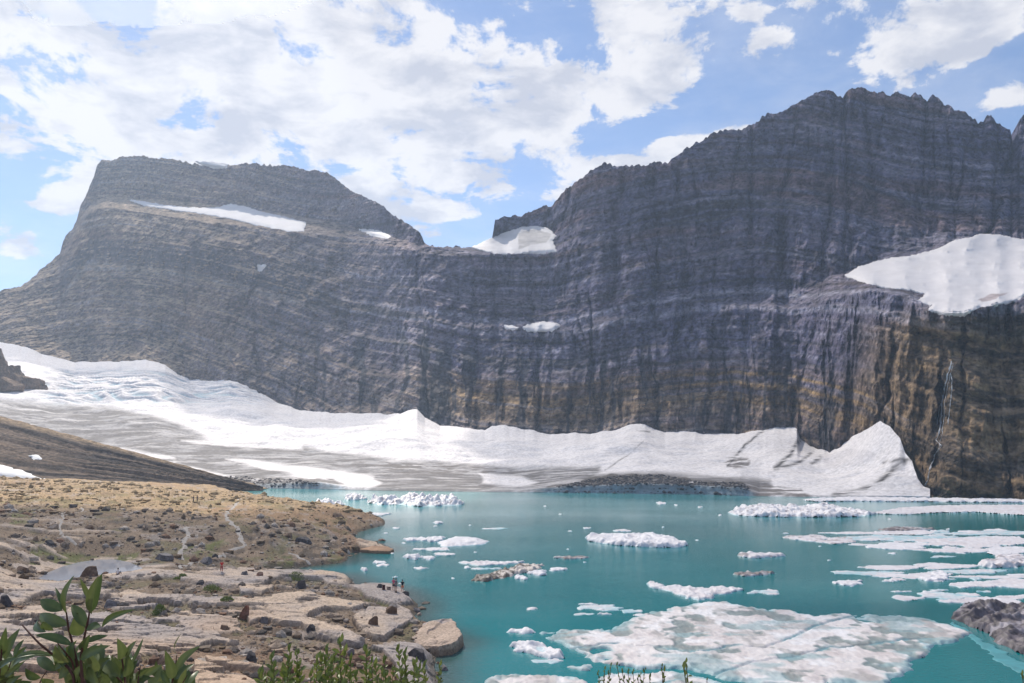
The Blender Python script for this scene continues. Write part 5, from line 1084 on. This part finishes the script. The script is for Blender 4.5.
big_willow('broad leaved willow shrub rising highest at the lower left', 1.75,
    [([(470,740),(400,620),(380,510),(350,400),(340,320)],.0032), ([(430,700),(410,560),(435,430),(460,320),(455,240)],.0028), ([(420,660),(290,550),(200,480),(115,385)],.003), ([(400,600),(330,520),(290,470)],.002)],
    [((345,335),(365,130),62),((465,320),(525,128),66),((468,330),(490,140),50),((455,240),(418,150),30),((350,385),(195,320),74),((320,310),(203,250),66),((370,485),(180,430),46),((440,395),(365,275),62),((520,395),(680,308),34),((400,440),(395,330),75),
     ((440,410),(522,380),42),((440,470),(548,435),36),((410,560),(550,490),52),((350,575),(278,495),66),((300,660),(418,575),64),((325,310),(283,185),22),((235,420),(190,345),42),((275,412),(212,362),38),((420,590),(380,720),66),((290,590),(270,540),20),((280,540),(95,525),30),((250,540),(80,545),12),
     ((330,500),(320,600),50),((450,600),(500,700),50),((400,650),(340,740),60),((380,560),(370,470),50),((420,520),(455,440),50)], [(330,600,520,760,30), (270,520,480,640,12)], (450, 900))
big_willow('low willow shrub with rounded leaves just right of the tallest one', 1.9,
    [([(650,760),(640,660),(625,560),(612,500)],.0026), ([(700,740),(710,640),(720,590)],.002), ([(660,720),(600,650),(560,620)],.002)],
    [((620,650),(498,570),64),((612,565),(605,462),54),((648,570),(688,465),52),((640,650),(655,540),56),((700,650),(835,590),42),((680,665),(702,560),44),((600,690),(560,600),55),((660,610),(735,445),20),((560,690),(500,620),55),((700,700),(770,650),50)], [(520,620,760,780,30)], (660, 900))
big_willow('small willow sprig with narrow leaves farthest right of the leafy group', 1.85,
    [([(880,760),(878,690),(895,620),(905,540)],.0022), ([(900,740),(930,690),(960,640)],.0016)],
    [((880,660),(845,525),56),((892,640),(1022,488),46),((890,665),(992,578),50),((930,700),(950,615),40),((850,690),(780,690),36),((905,540),(912,430),14),((960,700),(1012,610),40),((870,700),(820,620),40),((820,700),(840,640),30)], [(800,680,980,780,16)], (890, 900))
big_willow('willow shrub half cut off by the left edge of the frame', 1.8,
    [([(-20,760),(-5,640),(5,560),(10,470)],.003), ([(20,760),(30,650),(60,560)],.002), ([(180,760),(210,660),(240,620)],.0016)],
    [((0,545),(28,405),44),((25,565),(95,402),50),((0,605),(75,545),44),((20,645),(120,565),32),((70,548),(122,455),26),((0,685),(105,650),38),((-30,520),(-10,400),40),((210,655),(120,605),46),((212,658),(262,700),50),((-20,640),(20,560),44),((30,700),(100,640),40)], [(-80,580,100,780,30)], (20, 900))

def small_shrub(label, Y, tops, leaf_px, base_px, dens=1.0, name='shrub', group=None, stemmat=None, narrow=.42):
    bx, by, bz = [float(v) for v in at_Y(base_px, 700, Y)]; org = (bx, by, gz(bx, by)-.03); root = empty(name, org); tag(root, label, 'shrub', group); lv = Leaves(); k = Y/FPX
    for (px, py) in tops:
        yt = Y+random.uniform(-.15, .15); top = np.array([float(v) for v in at_Y(px, py, yt)]); b = np.array(org)+np.array([random.uniform(-.08, .08)+(top[0]-org[0])*.6, random.uniform(-.05, .05), 0])
        mid = (b+top)/2+np.array([random.uniform(-.09, .09), random.uniform(-.05, .05), 0]); _, Q = tube([b, mid, top], .006, .0015, root, stemmat or M_stem2, org, n=5)
        vis = top[2]-.40
        Ltot = max(.3, top[2]-b[2]); n = int(34*dens*min(1, Ltot/.5)); 
        for j in range(n):
            f = 1-(j/n)*min(1, .48/Ltot); qi = f*(len(Q)-1); q0_ = int(min(qi, len(Q)-2)); q = Q[q0_]*(1-(qi-q0_))+Q[q0_+1]*(qi-q0_); a = j*2.4+random.uniform(-.4, .4); L = leaf_px*k*random.uniform(.55, 1.15); e = random.uniform(.25, 1.15) if f < .97 else 1.35
            d = np.array([math.cos(a)*math.cos(e), math.sin(a)*math.cos(e), math.sin(e)]); lv.add(q, q+d*L, L*narrow, random.uniform(.05, .9), nseg=3)
    lv.build('foliage', M_leaf2, root, org)
r2 = random.Random(5)
def cluster(x0, x1, y0, n): return [(x0+(x1-x0)*(i+r2.random()*.8)/n, y0+r2.uniform(-4, 14)) for i in range(n)]
small_shrub('dense small leaved green shrub at the bottom, the left half of the thicket', 4.6, [(272,659),(290,648),(297,655),(283,668),(262,674)]+cluster(258, 305, 664, 9), 8.5, 285, 1.1, group='small leaved shrubs along the bottom edge')
small_shrub('dense small leaved green shrub at the bottom with the tallest middle shoots', 4.5, [(340,643),(327,650),(322,657),(335,656),(350,660),(345,652)]+cluster(310, 358, 662, 11), 8.5, 335, 1.1, group='small leaved shrubs along the bottom edge')
small_shrub('small leaved green shrub at the bottom, right end of the thicket by the water', 4.7, [(366,650),(398,648),(405,655),(385,660),(415,664),(425,668),(372,660)]+cluster(362, 428, 668, 11), 8, 395, 1.0, group='small leaved shrubs along the bottom edge')
small_shrub('thin leafy stem at the waterline right of the dense thicket', 4.5, [(440,666),(441,672)], 7, 440, .8, group='small leaved shrubs along the bottom edge')
small_shrub('low tuft of fine twigs in front of the lower ice slab, left clump', 4.8, [(598,673),(605,670),(611,667),(617,666),(622,671),(628,672)]+cluster(594, 630, 676, 5), 4.5, 612, .9, group='thin twigs along the bottom edge', stemmat=M_stem)
small_shrub('low tuft of fine twigs in front of the lower ice slab, right clump', 4.8, [(633,672),(640,675),(645,670),(638,678),(650,678)], 4.5, 640, .8, group='thin twigs along the bottom edge', stemmat=M_stem)
small_shrub('slender sprig with paired leaves between the fine twigs and the tallest sprig', 3.6, [(662,667),(664,672)], 7, 662, .7, group='thin twigs along the bottom edge', stemmat=M_stem)
small_shrub('tallest slender sprig with upright oval leaves on the bottom edge', 2.6, [(686,663),(684,670)], 9, 685, .7, group='thin twigs along the bottom edge')
small_shrub('single bare tipped twig just right of the tallest slender sprig', 3.6, [(707,681)], 5, 707, .4, group='thin twigs along the bottom edge', stemmat=M_stem)
small_shrub('small leafy tip in the bottom right corner', 3.0, [(1022,675),(1026,672)], 8, 1025, .8, group='thin twigs along the bottom edge')

# cushions of low green among the rocks
def cushion(px, py, w, h, label):
    x, y, z = hit(px, py); k = y/FPX; root_z = z; lv = Leaves()
    for j in range(420):
        a = random.uniform(0, 6.28); r = math.sqrt(random.random()); bx = x+r*w*k*.5*math.cos(a); by = y+r*w*k*.45*math.sin(a); hz = (1-r*r)**.5*h*k
        b = (bx, by, gz(bx, by)+hz*random.uniform(.2, .9)); L = .22; lv.add(b, (b[0]+random.uniform(-L, L), b[1]+random.uniform(-L, L)*.6, b[2]+random.uniform(.02, L)), .10, random.uniform(0, .45), nseg=2)
    o = lv.build('cushion_plant', M_leaf2, None, (x, y, z)); o.location = (x, y, z); tag(o, label, 'low plant')
cushion(212, 591, 17, 7, 'round dark green cushion plant among the pale slabs'); cushion(227, 601, 12, 4, 'small green cushion plant below the round one'); cushion(296, 580, 15, 4, 'flat green plant at the edge of the narrow inlet')
cushion(159, 611, 11, 5, 'low green plant on the slabs right of the tallest leaves'); cushion(180, 578, 12, 3, 'thin green plant on the pale band right of the pond')

# ------------------------------------------------------------------ unseen clouds added above the frame to shade lake, shore and snow
def build_shade_cloud(name, outline, alt, thick, label):
    off = np.array(sun_dir)/sun_dir.z*alt
    W = [(a+off[0], b+off[1]) for a, b in outline]; P = np.array(W); xs = np.arange(P[:, 0].min()-60, P[:, 0].max()+60, 9); ys = np.arange(P[:, 1].min()-60, P[:, 1].max()+60, 9); X, Y = np.meshgrid(xs, ys)
    sd = poly_sd(X+25*fbm(X/70, Y/70, seed=1, o=4), Y+25*fbm(X/70, Y/70, seed=2, o=4), W); t = np.clip(sd/60, 0, 1)**.5
    top = alt+thick*t*(.7+.6*fbm(X/60, Y/60, seed=3, o=5)); bot = alt-thick*.18*t*(1+.5*fbm(X/50, Y/50, seed=4, o=4)); keep = (sd[:-1, :-1] > 0) | (sd[1:, 1:] > 0)
    F = grid_faces(len(ys), len(xs), keep); n = X.size
    V = np.concatenate([np.stack([X, Y, top], -1).reshape(-1, 3), np.stack([X, Y, bot], -1).reshape(-1, 3)]); V, F = compact(V, np.concatenate([F, F[:, ::-1]+n]))
    m = bpy.data.materials.new('shade_cloud'); m.use_nodes = True; nt = m.node_tree; nt.nodes.clear(); N = nt.nodes.new; L = nt.links.new
    d = N('ShaderNodeBsdfDiffuse'); d.inputs[0].default_value = (.9, .9, .9, 1); tr = N('ShaderNodeBsdfTranslucent'); tr.inputs[0].default_value = (.9, .9, .92, 1); a = N('ShaderNodeMixShader'); a.inputs[0].default_value = .5
    L(d.outputs[0], a.inputs[1]); L(tr.outputs[0], a.inputs[2]); tp = N('ShaderNodeBsdfTransparent'); b = N('ShaderNodeMixShader'); b.inputs[0].default_value = .26; L(tp.outputs[0], b.inputs[1]); L(a.outputs[0], b.inputs[2])
    out = N('ShaderNodeOutputMaterial'); L(b.outputs[0], out.inputs[0])
    o = mesh_np(name, V, F, m); tag(o, kind='structure')
build_shade_cloud('shade_cloud', [(-700,-200),(700,-200),(1000,420),(1000,800),(300,800),(40,640),(-40,560),(-10,470),(-5,400),(-25,290),(-55,222),(-85,190),(-120,168),(-300,140),(-700,140)], 1000, 90, '')  # foreground overcast shade, outline stretched to dim the right snow too

build_shade_cloud('shade_cloud', [(-700,800),(-330,730),(-250,640),(-170,600),(-90,590),(-60,650),(-60,900),(-300,1000),(-700,1000)], 1010, 80, '')  # unseen, added to dim the upper snow on the left

# ------------------------------------------------------------------ air between us and the cliffs
def build_haze():
    x0, x1, y0, y1, z0, z1 = -6000, 6000, -700, 5400, -12, 560
    V = [(x, y, z) for x in (x0, x1) for y in (y0, y1) for z in (z0, z1)]; F = [(0,1,3,2),(4,6,7,5),(0,4,5,1),(2,3,7,6),(0,2,6,4),(1,5,7,3)]
    m = bpy.data.materials.new('haze'); m.use_nodes = True; nt = m.node_tree; nt.nodes.clear(); v = nt.nodes.new('ShaderNodeVolumePrincipled'); v.inputs['Color'].default_value = (.62, .77, 1.0, 1)
    v.inputs['Density'].default_value = .00018; v.inputs['Anisotropy'].default_value = .35; out = nt.nodes.new('ShaderNodeOutputMaterial'); nt.links.new(v.outputs[0], out.inputs['Volume'])
    o = mesh_np('haze', V, F, m, smooth=False); tag(o, 'thin pale blue haze hanging in front of the far cliffs', 'haze', kind='stuff')
build_haze()
